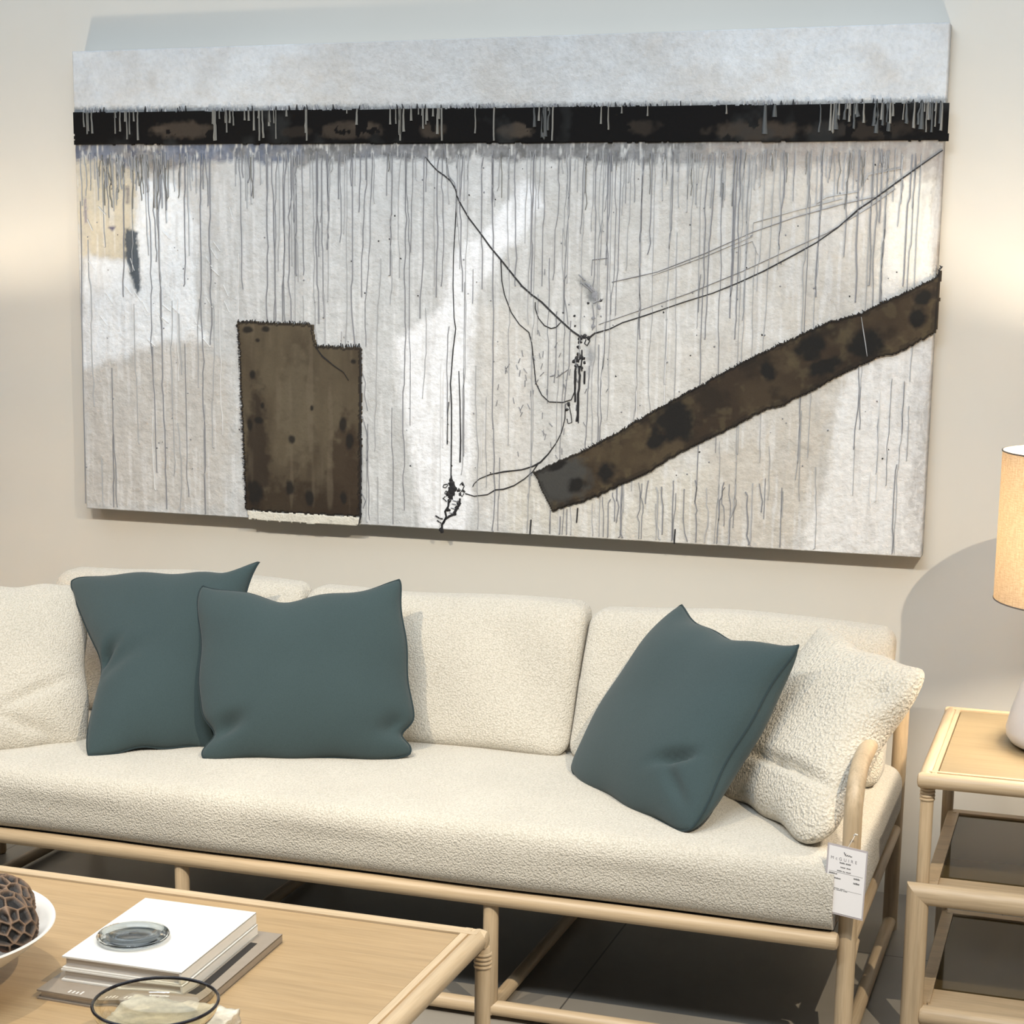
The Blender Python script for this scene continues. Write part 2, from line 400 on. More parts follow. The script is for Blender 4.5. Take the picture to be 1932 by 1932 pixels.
def sub_grid(poly, step, jit, seed, s=60):
    P = [pp(*p) for p in poly]
    x0 = min(p[0] for p in P)-.01; x1 = max(p[0] for p in P)+.01; z0 = min(p[1] for p in P)-.01; z1 = max(p[1] for p in P)+.01
    nx = int((x1-x0)/step)+2; nz = int((z1-z0)/step)+2
    X, Zz = np.meshgrid(np.linspace(x0, x1, nx), np.linspace(z0, z1, nz), indexing='ij')
    cx = (X[:-1, :-1]+X[1:, 1:])/2; cz = (Zz[:-1, :-1]+Zz[1:, 1:])/2
    jx = (fbm(cx, cz, s, 2, seed)-.5)*2*jit; jz = (fbm(cx, cz, s, 2, seed+3)-.5)*2*jit
    return X, Zz, inpoly(cx+jx, cz+jz, P)
def blot(X, Zz, u, v, ru, rv, ang=0, seed=0, irr=.35):
    cx, cz = pp(u, v); s = 1/727.
    dx = X-cx; dz = Zz-cz; c, s_ = math.cos(ang), math.sin(ang)
    a = (dx*c+dz*s_)/(ru*s); b_ = (-dx*s_+dz*c)/(rv*s)
    d = np.sqrt(a*a+b_*b_)+(fbm(X, Zz, 45, 3, seed)-.5)*2*irr
    return np.clip((1.25-d)*2.0, 0, 1)
# black band
X, Zz, K = sub_grid([(140.5, 213), (1791, 194), (1789, 265.5), (142.5, 273)], .003, .0015, 50)
bc = np.ones((*X.shape, 3))*L(20, 18, 18)
def bl(arr, mask, col, a=1.0):
    m_ = np.clip(mask*a, 0, 1)[..., None]; return arr*(1-m_)+col*m_
for (u, v, ru, rv, a) in ((345, 246, 60, 16, .8), (300, 244, 18, 8, .9), (660, 246, 62, 14, .7), (690, 238, 30, 7, .7), (815, 247, 26, 12, .7), (975, 246, 34, 13, 1.0), (1430, 246, 80, 17, .7), (1210, 240, 30, 14, .4), (1640, 244, 90, 14, .35), (560, 250, 30, 10, .3)):
    bc = bl(bc, blot(X, Zz, u, v, ru, rv, 0, int(u), .5)*(fbm(X, Zz, 30, 3, 4) > .35), L(104, 92, 80), a*.75)
bc = bl(bc, np.clip((fbm(X, Zz, 12, 4, 8)-.6)*6, 0, 1), L(66, 68, 68), .5)
attr_mesh('black_band', X, Zz, K, bc*.55, PY-.006, .008, PIGK, painting)
# brown rectangular patch
X, Zz, K = sub_grid([(450, 606), (590, 611), (597, 652), (683, 656), (681, 974), (466, 962)], .003, .005, 60, 120)
n_ = fbm(X, Zz*.35, 12, 4, 61)
pc = np.ones((*X.shape, 3))*L(98, 87, 68)
pc = bl(pc, np.clip((n_-.45)*4, 0, 1), L(74, 62, 46), .8)
zz0 = np.clip((pp(560, 860)[1]-Zz)/.22+.2, 0, 1); pc = bl(pc, zz0*np.clip((fbm(X, Zz*.4, 9, 3, 63)-.36)*4, 0, 1), L(48, 34, 20), .95)
pc = bl(pc, blot(X, Zz, 487, 860, 26, 130, 0, 3, .5), L(44, 32, 20), .85)
pc = bl(pc, blot(X, Zz, 655, 900, 40, 110, 0, 4, .6), L(54, 38, 22), .8)
pc = bl(pc, blot(X, Zz, 560, 960, 130, 50, 0, 6, .6), L(50, 36, 20), .8)
pc = bl(pc, blot(X, Zz, 560, 770, 40, 110, 0, 8, .6), L(116, 106, 86), .5)
pc = bl(pc, np.clip((fbm(X, Zz*.1, 50, 2, 66)-.62)*8, 0, 1), L(118, 106, 88), .35)
for (u, v, ru, rv) in ((478, 706, 7, 8), (489, 793, 10, 8), (473, 800, 6, 14), (649, 800, 9, 15), (661, 832, 9, 18), (552, 830, 8, 8), (548, 920, 9, 16), (586, 938, 9, 16), (650, 940, 8, 14), (482, 930, 18, 24), (470, 622, 12, 7), (503, 621, 9, 6), (488, 642, 5, 4), (668, 682, 6, 5), (497, 765, 4, 6), (590, 770, 3, 5)):
    pc = bl(pc, blot(X, Zz, u, v, ru, rv, 0, int(u+v), .4), L(20, 15, 10), .92)
e_ = K.astype(float); er = K.copy()
for _ in range(2):
    kp = np.pad(er, 1); er = kp[1:-1, 1:-1] & kp[2:, 1:-1] & kp[:-2, 1:-1] & kp[1:-1, 2:] & kp[1:-1, :-2]
em = np.zeros(X.shape); em[:-1, :-1] = (K & ~er)
pc = bl(pc, em, L(30, 22, 16), .8)
attr_mesh('brown_cloth_patch', X, Zz, K, pc*.74, PY-.006, .008, PIGB, painting)
# white torn strip below it
X, Zz, K = sub_grid([(468, 963), (681, 976), (681, 991), (600, 988), (560, 986), (472, 979)], .003, .004, 64, 90)
attr_mesh('torn_white_strip', X, Zz, K, np.ones((*X.shape, 3))*L(212, 208, 196), PY-.007, .008, PIG, painting)
# slanting brown beam
BE = [(1008, 890), (1043, 963), (1128, 936), (1170, 915), (1226, 890), (1270, 862), (1305, 843), (1370, 812), (1440, 775), (1480, 763), (1560, 722), (1600, 700), (1660, 673), (1690, 668), (1768, 626), (1777, 502), (1768, 522), (1700, 555), (1620, 592), (1560, 608), (1480, 645), (1400, 683), (1330, 722), (1290, 744), (1225, 780), (1150, 824), (1100, 850)]
X, Zz, K = sub_grid(BE, .003, .0035, 70, 90)
n_ = fbm(X, Zz, 7, 4, 71)
pc = np.ones((*X.shape, 3))*L(72, 58, 40)
pc = bl(pc, np.clip((n_-.42)*5, 0, 1), L(54, 40, 26), .8)
pc = bl(pc, np.clip((fbm(X, Zz, 16, 4, 75)-.52)*6, 0, 1), L(94, 80, 58), .55)
gr = np.clip((fbm(X*.8+Zz*.4, Zz-.4*X, 14, 5, 81)-.50)*7, 0, 1); pc = bl(pc, gr, L(38, 28, 16), .75)
gr = np.clip((fbm(X, Zz, 30, 3, 83)-.56)*9, 0, 1); pc = bl(pc, gr, L(104, 92, 66), .4)
pc = bl(pc, blot(X, Zz, 1060, 905, 62, 44, .45, 5, .4), L(74, 74, 72), .9)
pc = bl(pc, blot(X, Zz, 1200, 850, 60, 22, .45, 6, .4), L(84, 70, 48), .5)
for (u, v, ru, rv) in ((1145, 892, 20, 17), (1090, 915, 22, 14), (1275, 795, 46, 36), (1240, 830, 20, 18), (1530, 655, 26, 20), (1633, 648, 32, 26), (1560, 690, 36, 14), (1735, 600, 16, 18), (1745, 560, 20, 12), (1690, 545, 14, 6), (1450, 700, 14, 20), (1640, 562, 14, 5), (1050, 880, 20, 8)):
    pc = bl(pc, blot(X, Zz, u, v, ru, rv, .4, int(u+v), .5), L(14, 11, 8), .97)
er = K.copy()
for _ in range(2):
    kp = np.pad(er, 1); er = kp[1:-1, 1:-1] & kp[2:, 1:-1] & kp[:-2, 1:-1] & kp[1:-1, 2:] & kp[1:-1, :-2]
er2 = er.copy()
for _ in range(3):
    kp = np.pad(er2, 1); er2 = kp[1:-1, 1:-1] & kp[2:, 1:-1] & kp[:-2, 1:-1] & kp[1:-1, 2:] & kp[1:-1, :-2]
em = np.zeros(X.shape); em[:-1, :-1] = (K & ~er)*.8+(K & er & ~er2)*.4*(fbm(X, Zz, 50, 2, 84)[:-1, :-1] > .45); pc = bl(pc, em, L(20, 14, 10), 1)
attr_mesh('slanting_brown_beam', X, Zz, K, pc*.66, PY-.008, .010, PIGB, painting)

# lines of paint: thin raised ribbons on the canvas
INK = [plain('ink_black', lin((34, 33, 36)), .5), plain('paint_grey', lin((140, 141, 146)), .6), plain('paint_light_grey', lin((176, 177, 179)), .6), plain('paint_white', lin((226, 226, 226)), .6), plain('drip_over_black', lin((126, 124, 118)), .5), plain('thin_wash_over_black', lin((74, 76, 76)), .5)]
PXM = 1/727.0
def ribbon(mb, pts, w, m=0, y=PY-.0026, px=True):
    """pts in photo measure; w width in photo px (number or list)"""
    P = [Vector((pp(*p)[0]-POFF.x, 0, pp(*p)[1]-POFF.z)) if px else Vector(p) for p in pts]
    k = len(P); ws = w if isinstance(w, (list, tuple)) else [w]*k
    vs = []; fs = []
    for i, p in enumerate(P):
        t = (P[min(i+1, k-1)]-P[max(i-1, 0)]).normalized(); n = Vector((-t.z, 0, t.x))*ws[i]*PXM/2
        for (o_, dy) in ((n, 0.0022), (n*.5, -.0006), (-n*.5, -.0006), (-n, 0.0022)):
            vs.append(Vector((p.x+o_.x, y-POFF.y+dy, p.z+o_.z)))
    for i in range(k-1):
        for j in range(3): fs.append((i*4+j, (i+1)*4+j, (i+1)*4+j+1, i*4+j+1))
    mb.add(vs, fs, m)
def blobm(mb, u, v, r, m=0, y=PY-.0028, irr=.35, n=14):
    x, z = pp(u, v); vs = [Vector((x-POFF.x, y-POFF.y-.0006, z-POFF.z))]
    for j in range(n):
        a = 2*PI*j/n; rr = r*PXM*(1+random.uniform(-irr, irr)); vs.append(Vector((x-POFF.x+rr*math.cos(a), y-POFF.y+.002, z-POFF.z+rr*math.sin(a))))
    mb.add(vs, [(0, 1+j, 1+(j+1) % n) for j in range(n)], m)
def wob(u, v0, v1, amp=2.0, step=22):
    pts = []; x = u; v = v0
    while v < v1:
        pts.append((x, v)); v += step*random.uniform(.5, 1.4)
        if random.random() < .35: x += random.uniform(-amp, amp)
        # canvas verticals lean with perspective
        x += (u-708)*(-.00009)*step*.6
    pts.append((x, v1)); return pts
def ptop(u): return 290-(u-140)*.004
def pbot(u): return 958+(u-164)*.0597
mb = MB()
R = random.Random(11)
strong = [(503, 610), (512, 606), (540, 606), (549, 608), (553, 420), (560, 520), (597, 610), (608, 600), (665, 655), (680, 400), (692, 560), (478, 370), (470, 345), (455, 335), (618, 470), (640, 375), (300, 960), (378, 970), (395, 650), (232, 560), (348, 540), (765, 962), (740, 520), (800, 600), (828, 560), (835, 540), (873, 550), (912, 545), (930, 1003), (1149, 850), (1152, 500), (1215, 640), (1229, 480), (1270, 470), (1338, 950), (1350, 640), (1386, 600), (1392, 560), (1400, 640), (1480, 470), (1550, 560), (1623, 570), (1665, 420), (1722, 540), (1010, 560), (975, 540)]
for u, v1 in strong:
    ribbon(mb, wob(u, ptop(u)+R.uniform(-4, 10), v1, 3.0), R.uniform(1.8, 2.9), 1)
for _ in range(150):
    u = R.uniform(150, 1765); L_ = R.choice([R.uniform(25, 120), R.uniform(60, 260), R.uniform(200, 640)])
    ribbon(mb, wob(u, ptop(u)+R.uniform(-6, 12), min(ptop(u)+L_, pbot(u)-5), 3.0), R.uniform(.8, 1.7), R.choice([1, 2, 2, 2]))
for _ in range(110):
    u = R.choice([R.uniform(150, 340), R.uniform(150, 1765), R.uniform(1250, 1700)])
    ribbon(mb, wob(u, ptop(u)+R.uniform(0, 16), ptop(u)+R.uniform(30, 110), 3.0, 12), R.uniform(1.0, 2.2), R.choice([2, 4, 2]))
for _ in range(80):
    u = R.uniform(165, 1730); v0 = R.uniform(420, 900)
    if 1000 < u and v0 < 900 and abs(v0-(890-(u-1008)*.5)) < 120: v0 = min(950, v0+160)
    ribbon(mb, wob(u, v0, min(v0+R.uniform(60, 380), pbot(u)-4), 3.0), R.uniform(.9, 1.9), R.choice([1, 2, 2, 3]))
for _ in range(34):                      # runs below the beam
    u = R.uniform(1010, 1500); v0 = max(900, 960-(u-1040)*.42)+R.uniform(0, 30)
    ribbon(mb, wob(u, v0, min(v0+R.uniform(40, 200), pbot(u)-4), 5.0, 14), R.uniform(1.2, 2.6), R.choice([1, 2, 1]))
mb.build('drip_runs', INK, painting)['kind'] = 'stuff'
mb = MB()
for _ in range(78):                      # pale runs over the black band
    u = R.choice([R.uniform(150, 1785), R.uniform(730, 830), R.uniform(1560, 1785), R.uniform(150, 290), R.uniform(400, 560)])
    t = 212-(u-140)*.0115; l = R.uniform(8, 58); w = R.uniform(2.0, 4.6)
    if t+l > 266: l = 266-t
    pts = wob(u, t, t+l, 1.0, 10); ribbon(mb, pts, [w*(.7+.7*i/max(1, len(pts)-1)) for i in range(len(pts))], 4, PY-.0088)
for i in range(26):
    u = R.choice([R.uniform(1540, 1785), R.uniform(1300, 1785), R.uniform(1000, 1060)]); t = 212-(u-140)*.0115; l = R.uniform(24, 60); w = R.uniform(4, 10)
    pts = wob(u, t, min(t+l, 264), 2.0, 9); ribbon(mb, pts, [w*(.5+.6*i_/max(1, len(pts)-1)) for i_ in range(len(pts))], 5, PY-.0086)
for u in (491, 580, 757, 835, 934, 1045): ribbon(mb, wob(u, 212-(u-140)*.0115, 266, .6, 12), 3.6, 4, PY-.0088)
for (u0, t0) in ((1632, 642),):
    ribbon(mb, [(u0-6, 598), (u0-2, 625), (u0+2, 650), (u0+5, 672)], [1, 2, 2, 1], 2, PY-.0108)
mb.build('pale_runs_over_black', INK, painting)['kind'] = 'stuff'
# frayed threads and fibres
mb = MB()
for i in range(62):
    v = 612+i*5.5; u = 451+(v-606)*.045
    ribbon(mb, [(u+2, v), (u-R.uniform(2, 6), v+R.uniform(-3, 3))], [2.4, .8], 0, PY-.0075)
for i in range(36):
    u = 450+i*3.9; ribbon(mb, [(u, 608+(u-450)*.03), (u+R.uniform(-3, 3), 603+(u-450)*.03+R.uniform(-2, 2))], [2.6, 1], 0, PY-.0075)
for i in range(22):
    u = 598+i*3.9; ribbon(mb, [(u, 655), (u+R.uniform(-3, 3), 649+R.uniform(-2, 2))], [2.6, 1], 0, PY-.0075)
ribbon(mb, [(683, 656), (682, 780), (683, 860), (682, 940), (682, 975), (679, 990)], [2, 2.4, 3, 3, 4, 2], 0, PY-.0098)
ribbon(mb, [(683, 700), (690, 722), (688, 745), (694, 775)], 1.4, 1); ribbon(mb, [(684, 785), (692, 815), (695, 845), (692, 870)], 1.6, 1)
ribbon(mb, [(683, 930), (690, 945), (686, 958)], 1.4, 1)
ribbon(mb, [(598, 655), (610, 672), (632, 690), (650, 702), (660, 718)], [1, 3, 2, 1, .6], 0, PY-.0088)
for i in range(120):
    t = i/119; k = t*(len(BE)-1-15)
    a = BE[15+int(k)] if 15+int(k) < len(BE) else BE[-1]; b_ = BE[min(16+int(k), len(BE)-1)]; f_ = k-int(k)
    u = a[0]+(b_[0]-a[0])*f_; v = a[1]+(b_[1]-a[1])*f_
    ribbon(mb, [(u, v+2), (u+R.uniform(-4, 4), v-R.uniform(0, 4))], [3, 1], 0, PY-.0098)
for i in range(210):
    u = R.uniform(150, 1785); t = 212-(u-140)*.0115
    ribbon(mb, [(u+R.uniform(-2, 2), t-R.uniform(3, 10)), (u, t+1)], [.8, R.uniform(2.5, 6)], R.choice([0, 1, 1, 2]), PY-.0062)
mb.build('frayed_threads', INK, painting)['kind'] = 'stuff'
# ink lines and knots
mb = MB()
ribbon(mb, [(803, 296), (812, 308), (825, 322), (838, 331), (851, 342), (860, 358), (863, 372), (872, 390), (885, 412), (905, 438), (925, 466), (945, 490), (965, 515), (985, 540), (1002, 555), (1022, 570), (1040, 588), (1058, 605), (1080, 625), (1096, 636)], [2, 2.4, 2.6, 3, 3, 3, 3, 3, 3, 3.2, 3.4, 3.4, 3.4, 3.6, 3.6, 3.8, 3.8, 3.6, 3.6, 4], 0)
ribbon(mb, [(1112, 637), (1122, 629), (1150, 621), (1174, 609), (1215, 596), (1250, 584), (1290, 570), (1345, 553), (1392, 534), (1440, 512), (1500, 480), (1540, 458), (1580, 430), (1620, 395), (1650, 375), (1695, 342), (1740, 310), (1779, 283)], [4, 3.4, 2.4, 2.6, 2.6, 2.2, 2.0, 2.0, 2.4, 2.6, 2.6, 2.4, 2.4, 3.4, 2.8, 3, 2.4, 2], 0)
ribbon(mb, [(1130, 612), (1200, 588), (1300, 553), (1400, 512), (1470, 480), (1560, 440), (1640, 392), (1690, 356)], 1.2, 1)
ribbon(mb, [(1155, 532), (1240, 513), (1330, 478), (1420, 438), (1500, 410), (1590, 385), (1650, 372)], 1.4, 1)
ribbon(mb, [(1230, 520), (1330, 484), (1420, 446)], 1.0, 2); ribbon(mb, [(1420, 445), (1422, 420), (1500, 398), (1590, 375)], 1.0, 2)
ribbon(mb, [(1540, 385), (1560, 372), (1620, 362), (1640, 330), (1700, 318)], .9, 2)
ribbon(mb, [(1116, 520), (1118, 490), (1146, 487)], 1.6, 1); ribbon(mb, [(1380, 470), (1420, 455), (1430, 480)], 1, 2)
ribbon(mb, [(862, 360), (861, 390), (859, 430), (856, 480), (855, 540), (857, 600), (860, 620), (855, 660), (852, 700), (850, 725), (852, 760), (852, 820), (851, 900)], [2, 2, 2, 1.8, 1.8, 1.8, 2.2, 2.6, 2.8, 2.8, 2.8, 2.8, 2.6], 0)
ribbon(mb, [(845, 330), (858, 345), (861, 362)], 1.4, 1); ribbon(mb, [(838, 270), (842, 300), (848, 335), (856, 350)], 1.6, 1)
ribbon(mb, [(847, 758), (845, 790), (844, 838)], [1.6, 3, 2.2], 0); ribbon(mb, [(866, 700), (868, 760), (869, 830), (868, 872)], [1.4, 2.4, 2.8, 3.4], 0); ribbon(mb, [(875, 695), (876, 760), (875, 860)], 1.4, 1)
ribbon(mb, [(945, 490), (947, 530), (952, 556), (965, 590), (980, 612), (998, 627), (1003, 645), (1008, 690), (1011, 722), (1022, 745), (1036, 758), (1062, 759), (1078, 754), (1086, 735), (1087, 700)], 2.0, 0)
ribbon(mb, [(1010, 570), (1010, 582), (1016, 600), (1027, 614), (1040, 620), (1050, 617), (1058, 608)], [1.6, 2, 2, 2.2, 2.4, 2.4, 1.6], 0)
ribbon(mb, [(1067, 762), (1066, 790), (1060, 815), (1050, 835), (1035, 856), (1020, 872), (1005, 880), (985, 886), (950, 890), (925, 895), (905, 903), (895, 912), (892, 918)], [2, 2.2, 2, 2, 3, 4, 3.2, 2.4, 3, 2, 1.6, 1.6, 1.6], 0)
ribbon(mb, [(1015, 875), (1005, 890), (990, 903), (970, 916), (950, 923), (935, 924), (920, 933), (895, 936), (878, 931)], [3, 2, 2, 2.4, 2.8, 2.6, 2, 1.8, 2], 0)
ribbon(mb, [(1073, 760), (1078, 785), (1079, 797), (1072, 799), (1070, 790)], 1.8, 0); blobm(mb, 1073, 762, 4); blobm(mb, 1070, 773, 3)
# knot in the middle
for (u, v, r) in ((1095, 637, 5), (1102, 635, 5), (1110, 637, 4), (1094, 645, 4), (1092, 655, 3.5), (1091, 668, 4), (1089, 678, 7), (1094, 674, 6), (1085, 682, 5), (1100, 676, 4), (1103, 684, 3), (1088, 690, 4), (1098, 694, 3)): blobm(mb, u, v, r)
ribbon(mb, [(1109, 637), (1113, 643), (1108, 652), (1103, 648), (1106, 640)], 2.4, 0)
for (u, v0, v1, w) in ((1087, 690, 758, 4), (1093, 690, 795, 4.5), (1092, 740, 798, 2.4), (1103, 700, 724, 4), (1098, 660, 700, 3), (1112, 690, 850, 2), (1130, 650, 870, 1.6)): ribbon(mb, wob(u, v0, v1, 2, 10), [w]*len(wob(u, v0, v1, 2, 10)) if False else w, 0 if w > 2 else 1)
ribbon(mb, [(1077, 605), (1075, 640), (1074, 690), (1070, 710), (1065, 760)], 1.8, 1); ribbon(mb, [(1050, 712), (1065, 702), (1073, 696)], 1.6, 1); ribbon(mb, [(1038, 710), (1048, 707)], 2.4, 1)
ribbon(mb, [(1070, 518), (1064, 530), (1065, 560), (1070, 590), (1072, 612)], 1.2, 1)
for (u, v, r, m_) in ((1110, 572, 2.4, 0), (1084, 596, 2.4, 0), (1134, 567, 3, 0), (1063, 590, 2.2, 0), (1085, 615, 2, 0), (1134, 597, 2, 1), (1130, 580, 4, 1), (1117, 545, 5, 1), (1122, 555, 7, 1), (1112, 540, 3, 1), (1124, 562, 5, 1), (1120, 600, 4, 1), (1119, 615, 5, 1)): blobm(mb, u, v, r, m_)
for pts in ([(1092, 518), (1104, 529)], [(1096, 533), (1112, 545), (1118, 552)], [(1105, 534), (1122, 550)], [(1120, 572), (1130, 568), (1138, 564)], [(1118, 575), (1121, 600), (1118, 622)]): ribbon(mb, pts, 2.2, 1)
# lower tangle
for (u, v, r) in ((851, 905, 4), (852, 912, 7), (855, 920, 9), (852, 928, 10), (850, 936, 7), (846, 932, 6), (848, 945, 4), (866, 925, 4), (868, 933, 3), (873, 913, 3), (875, 927, 3), (865, 950, 5), (862, 958, 5), (858, 968, 5), (846, 962, 4)): blobm(mb, u, v, r)
ribbon(mb, [(852, 897), (851, 905)], [2, 6], 0)
ribbon(mb, [(847, 942), (846, 955), (840, 965), (842, 975), (838, 984), (834, 990), (834, 1000)], [5, 4, 5, 4, 5, 5, 5], 0)
ribbon(mb, [(868, 940), (867, 952), (860, 962), (857, 970), (848, 974), (840, 980), (835, 988)], [4, 5, 6, 6, 5, 4, 3], 0)
ribbon(mb, [(822, 973), (830, 978), (836, 979)], [3, 3, 2], 0); ribbon(mb, [(825, 982), (833, 987)], 2.4, 0)
ribbon(mb, [(845, 913), (838, 914), (836, 919), (841, 920), (846, 914)], 1.6, 0); ribbon(mb, [(841, 936), (836, 940), (843, 946)], 1.8, 0); ribbon(mb, [(843, 925), (839, 930), (844, 934)], 1.6, 0)
ribbon(mb, [(868, 915), (872, 910), (876, 917), (873, 924), (868, 930), (872, 937), (876, 930)], 2, 0)
for (u, v) in ((853, 950), (851, 958), (848, 967), (855, 944)): ribbon(mb, [(u, v), (u+8, v+2)], 1.8, 1)
blobm(mb, 833, 1001, 5)
for (u, v) in ((1002, 992), (1274, 1010), (1090, 970)): ribbon(mb, [(u, v-12), (u-2, v+16)], 3, 0)
for _ in range(150):
    u = R.uniform(160, 1700); v = R.uniform(300, 900)
    blobm(mb, u, v, R.uniform(.8, 1.8), R.choice([0, 1, 1]))
for _ in range(60):
    u = R.gauss(1040, 50); v = R.gauss(720, 80); a = R.uniform(-1, 1)+PI/2
    ribbon(mb, [(u, v), (u+10*math.cos(a)*R.random(), v+12*math.sin(a))], R.uniform(.8, 1.8), 1)
for _ in range(26):
    u = R.uniform(160, 470); v = R.uniform(380, 640); a = R.uniform(.5, 1.2)
    ribbon(mb, [(u, v), (u+18*math.cos(a), v+26*math.sin(a))], 1.0, 3)
ribbon(mb, [(152, 380), (154, 470), (155, 620), (160, 840), (162, 950)], 1.6, 1)
mb.build('ink_lines', INK, painting)['kind'] = 'stuff'

# ------------------------------------------------------------------ sofa
SX0, SX1 = -2.735, -.435
sofa = thing('sofa', 'long pale oak frame sofa with cream upholstered seat and back cushions, below the painting', 'sofa', ((SX0+SX1)/2, 3.95, 0))
SO = Vector(sofa.location)
def sb(mb, name, mat, parent=sofa, off=SO, **kw):
    mb.v = [v-off for v in mb.v]; return mb.build(name, mat, parent, **kw)
def rbox(h, r, n=(40, 14, 24), puff=0.0):
    """rounded box point grid, half sizes h, radius r"""
    vs = []; fs = []; h = Vector(h)
    for ax in range(3):
        o1, o2 = (ax+1) % 3, (ax+2) % 3
        for sgn in (-1, 1):
            b = len(vs); n1_, n2_ = n[o1], n[o2]
            for i in range(n1_+1):
                for j in range(n2_+1):
                    p = Vector((0, 0, 0)); p[ax] = sgn*h[ax]; p[o1] = (2*i/n1_-1)*h[o1]; p[o2] = (2*j/n2_-1)*h[o2]
                    # concentrate samples near the edge
                    for o_ in (o1, o2):
                        t = p[o_]/h[o_]; p[o_] = h[o_]*math.sin(t*PI/2)*.5+h[o_]*t*.5
                    q = Vector([max(-(h[k]-r), min(h[k]-r, p[k])) for k in range(3)])
                    d = (p-q); d = d.normalized() if d.length > 1e-9 else Vector((0, 0, 0))
                    vs.append(q+d*r)
            for i in range(n1_):
                for j in range(n2_):
                    a = b+i*(n2_+1)+j; f = (a, a+n2_+1, a+n2_+2, a+1)
                    fs.append(f if sgn > 0 else f[::-1])
    return vs, fs
# front rail, low rails, legs
RY = 3.47
mb = MB(); mb.rod((SX0, RY-.01, .283), (SX1-.012, RY-.01, .283), .0185); sb(mb, 'front_rail', WX)
mb = MB(); mb.rod((SX0, RY, .026), (SX1, RY, .026), .017); sb(mb, 'low_front_rail', WX)
mb = MB(); mb.rod((SX0, 4.33, .27), (SX1, 4.33, .27), .0175); sb(mb, 'rear_rail', WX)
for x in (-1.959, -1.201):
    mb = MB(); mb.rod((x, RY, .01), (x, RY, .278), .0170); sb(mb, 'leg', WZ)
    mb = MB(); mb.rod((x, 4.33, 0), (x, 4.33, .27), .0165); sb(mb, 'leg', WZ)
    mb = MB(); mb.rod((x, RY, .022), (x, 4.33, .022), .0155); sb(mb, 'low_side_rail', WY)
for x in (SX0, SX1):
    sgn = 1 if x == SX1 else -1
    # front post that bends back into the arm rest
    pts = [(x, RY+.03, 0), (x, RY+.03, .3), (x, RY+.03, .535)]
    for q in range(1, 9):
        a = q/8*PI/2; pts.append((x, RY+.03+.11*(1-math.cos(a)), .535+.095*math.sin(a)))
    pts += [(x, 3.8, .637), (x, 4.1, .637), (x, 4.34, .634)]
    mb = MB(); mb.tube(pts, .019); sb(mb, 'arm', WZ)
    mb = MB(); mb.tube([(x, 4.34, 0), (x, 4.345, .3), (x, 4.37, .56), (x, 4.38, .645)], .0185); sb(mb, 'leg', WZ)
    mb = MB(); mb.rod((x, RY+.03, .022), (x, 4.34, .022), .0155); sb(mb, 'low_side_rail', WY)
    mb = MB(); mb.rod((x, RY+.03, .262), (x, 4.34, .262), .0155); sb(mb, 'side_rail', WY)
    mb = MB(); mb.tube([(x-sgn*.0, RY+.045, .20), (x+sgn*.004, RY+.10, .25)], .014); sb(mb, 'corner_brace', WY)
mb = MB(); mb.rod((SX0, 4.38, .63), (SX1, 4.38, .63), .016); sb(mb, 'back_rail', WX)
k = 0
for x in np.linspace(SX0+.052, SX1-.052, 21):
    mb = MB(); mb.tube([(x, 4.335, .27), (x, 4.36, .46), (x, 4.38, .63)], .0085, 12); sb(mb, 'spindle', WZ)
mb = MB(); mb.box((SX0+.03, RY+.012, .284), (SX1-.03, 4.33, .300)); sb(mb, 'seat_base', plain('black_webbing', (.02, .018, .015), .9), smooth=False)

# seat cushion : outline with notches behind the arm posts
def seat():
    x0, x1, y0, y1, z0, z1 = SX0-.018, SX1+.020, 3.437, 4.31, .301, .447
    nx_, ny_, R_ = 120, 44, .045
    vs, fs = rbox(((x1-x0)/2, (y1-y0)/2, (z1-z0)/2), R_, (nx_, ny_, 12))
    out = []
    for v in vs:
        p = Vector((v.x+(x0+x1)/2, v.y+(y0+y1)/2, v.z+(z0+z1)/2))
        # notch the front corners around the posts
        for xe, sg in ((x1, 1), (x0, -1)):
            d = (p.x-(xe-sg*.045))*sg
            if d > 0 and p.y < 3.56:
                t = max(0, min(1, (p.y-3.515)/.045)); t = t*t*(3-2*t); p.x = (xe-sg*.045)+sg*d*t*1.0 if t < 1 else p.x
        if v.z > .02:
            cx = (p.x-x0)/(x1-x0); cy = (p.y-y0)/(y1-y0)
            p.z += .012*max(0, 4*cy*(1-cy))**.7*(1-(2*cx-1)**10)+.003*math.sin(cx*21)*math.sin(cy*5)
        if v.z < .03 and p.y < 3.47: p.y -= .003*math.sin(p.x*9)
        out.append(p)
    mb = MB(); mb.add(out, fs); sb(mb, 'seat_cushion', BOUCLE, weld=True, angle=80)
seat()
# back cushions
def back_cushion(x0, x1, zt, seed, dx=0.0):
    h = ((x1-x0)/2, .070, (zt-.447)/2+.006)
    vs, fs = rbox(h, .038, (40, 14, 28)); rr = random.Random(seed); ph = rr.uniform(0, 6)
    out = []
    for v in vs:
        a = v.x/h[0]; c = v.z/h[2]
        puff = (1-a**4)*(1-c**4)
        y = v.y*(.72+.38*puff)
        lean = (c+1)/2
        z = (c*h[2])+.452+h[2]+.006*math.sin(a*3+ph)*(c > 0)-(.004 if c > 0 else 0)*abs(a)**3
        x = v.x*(1-.004*(1+c)*abs(a))+dx*lean
        y += 4.045+.18*lean - .004*math.sin(a*7+c*4+ph)
        out.append(Vector(((x0+x1)/2+x, y, z)))
    mb = MB(); mb.add(out, fs); return sb(mb, 'back_cushion', BOUCLE, weld=True, angle=80)
back_cushion(-2.735, -1.978, .79, 1)
back_cushion(-1.974, -1.200, .785, 2, .0)
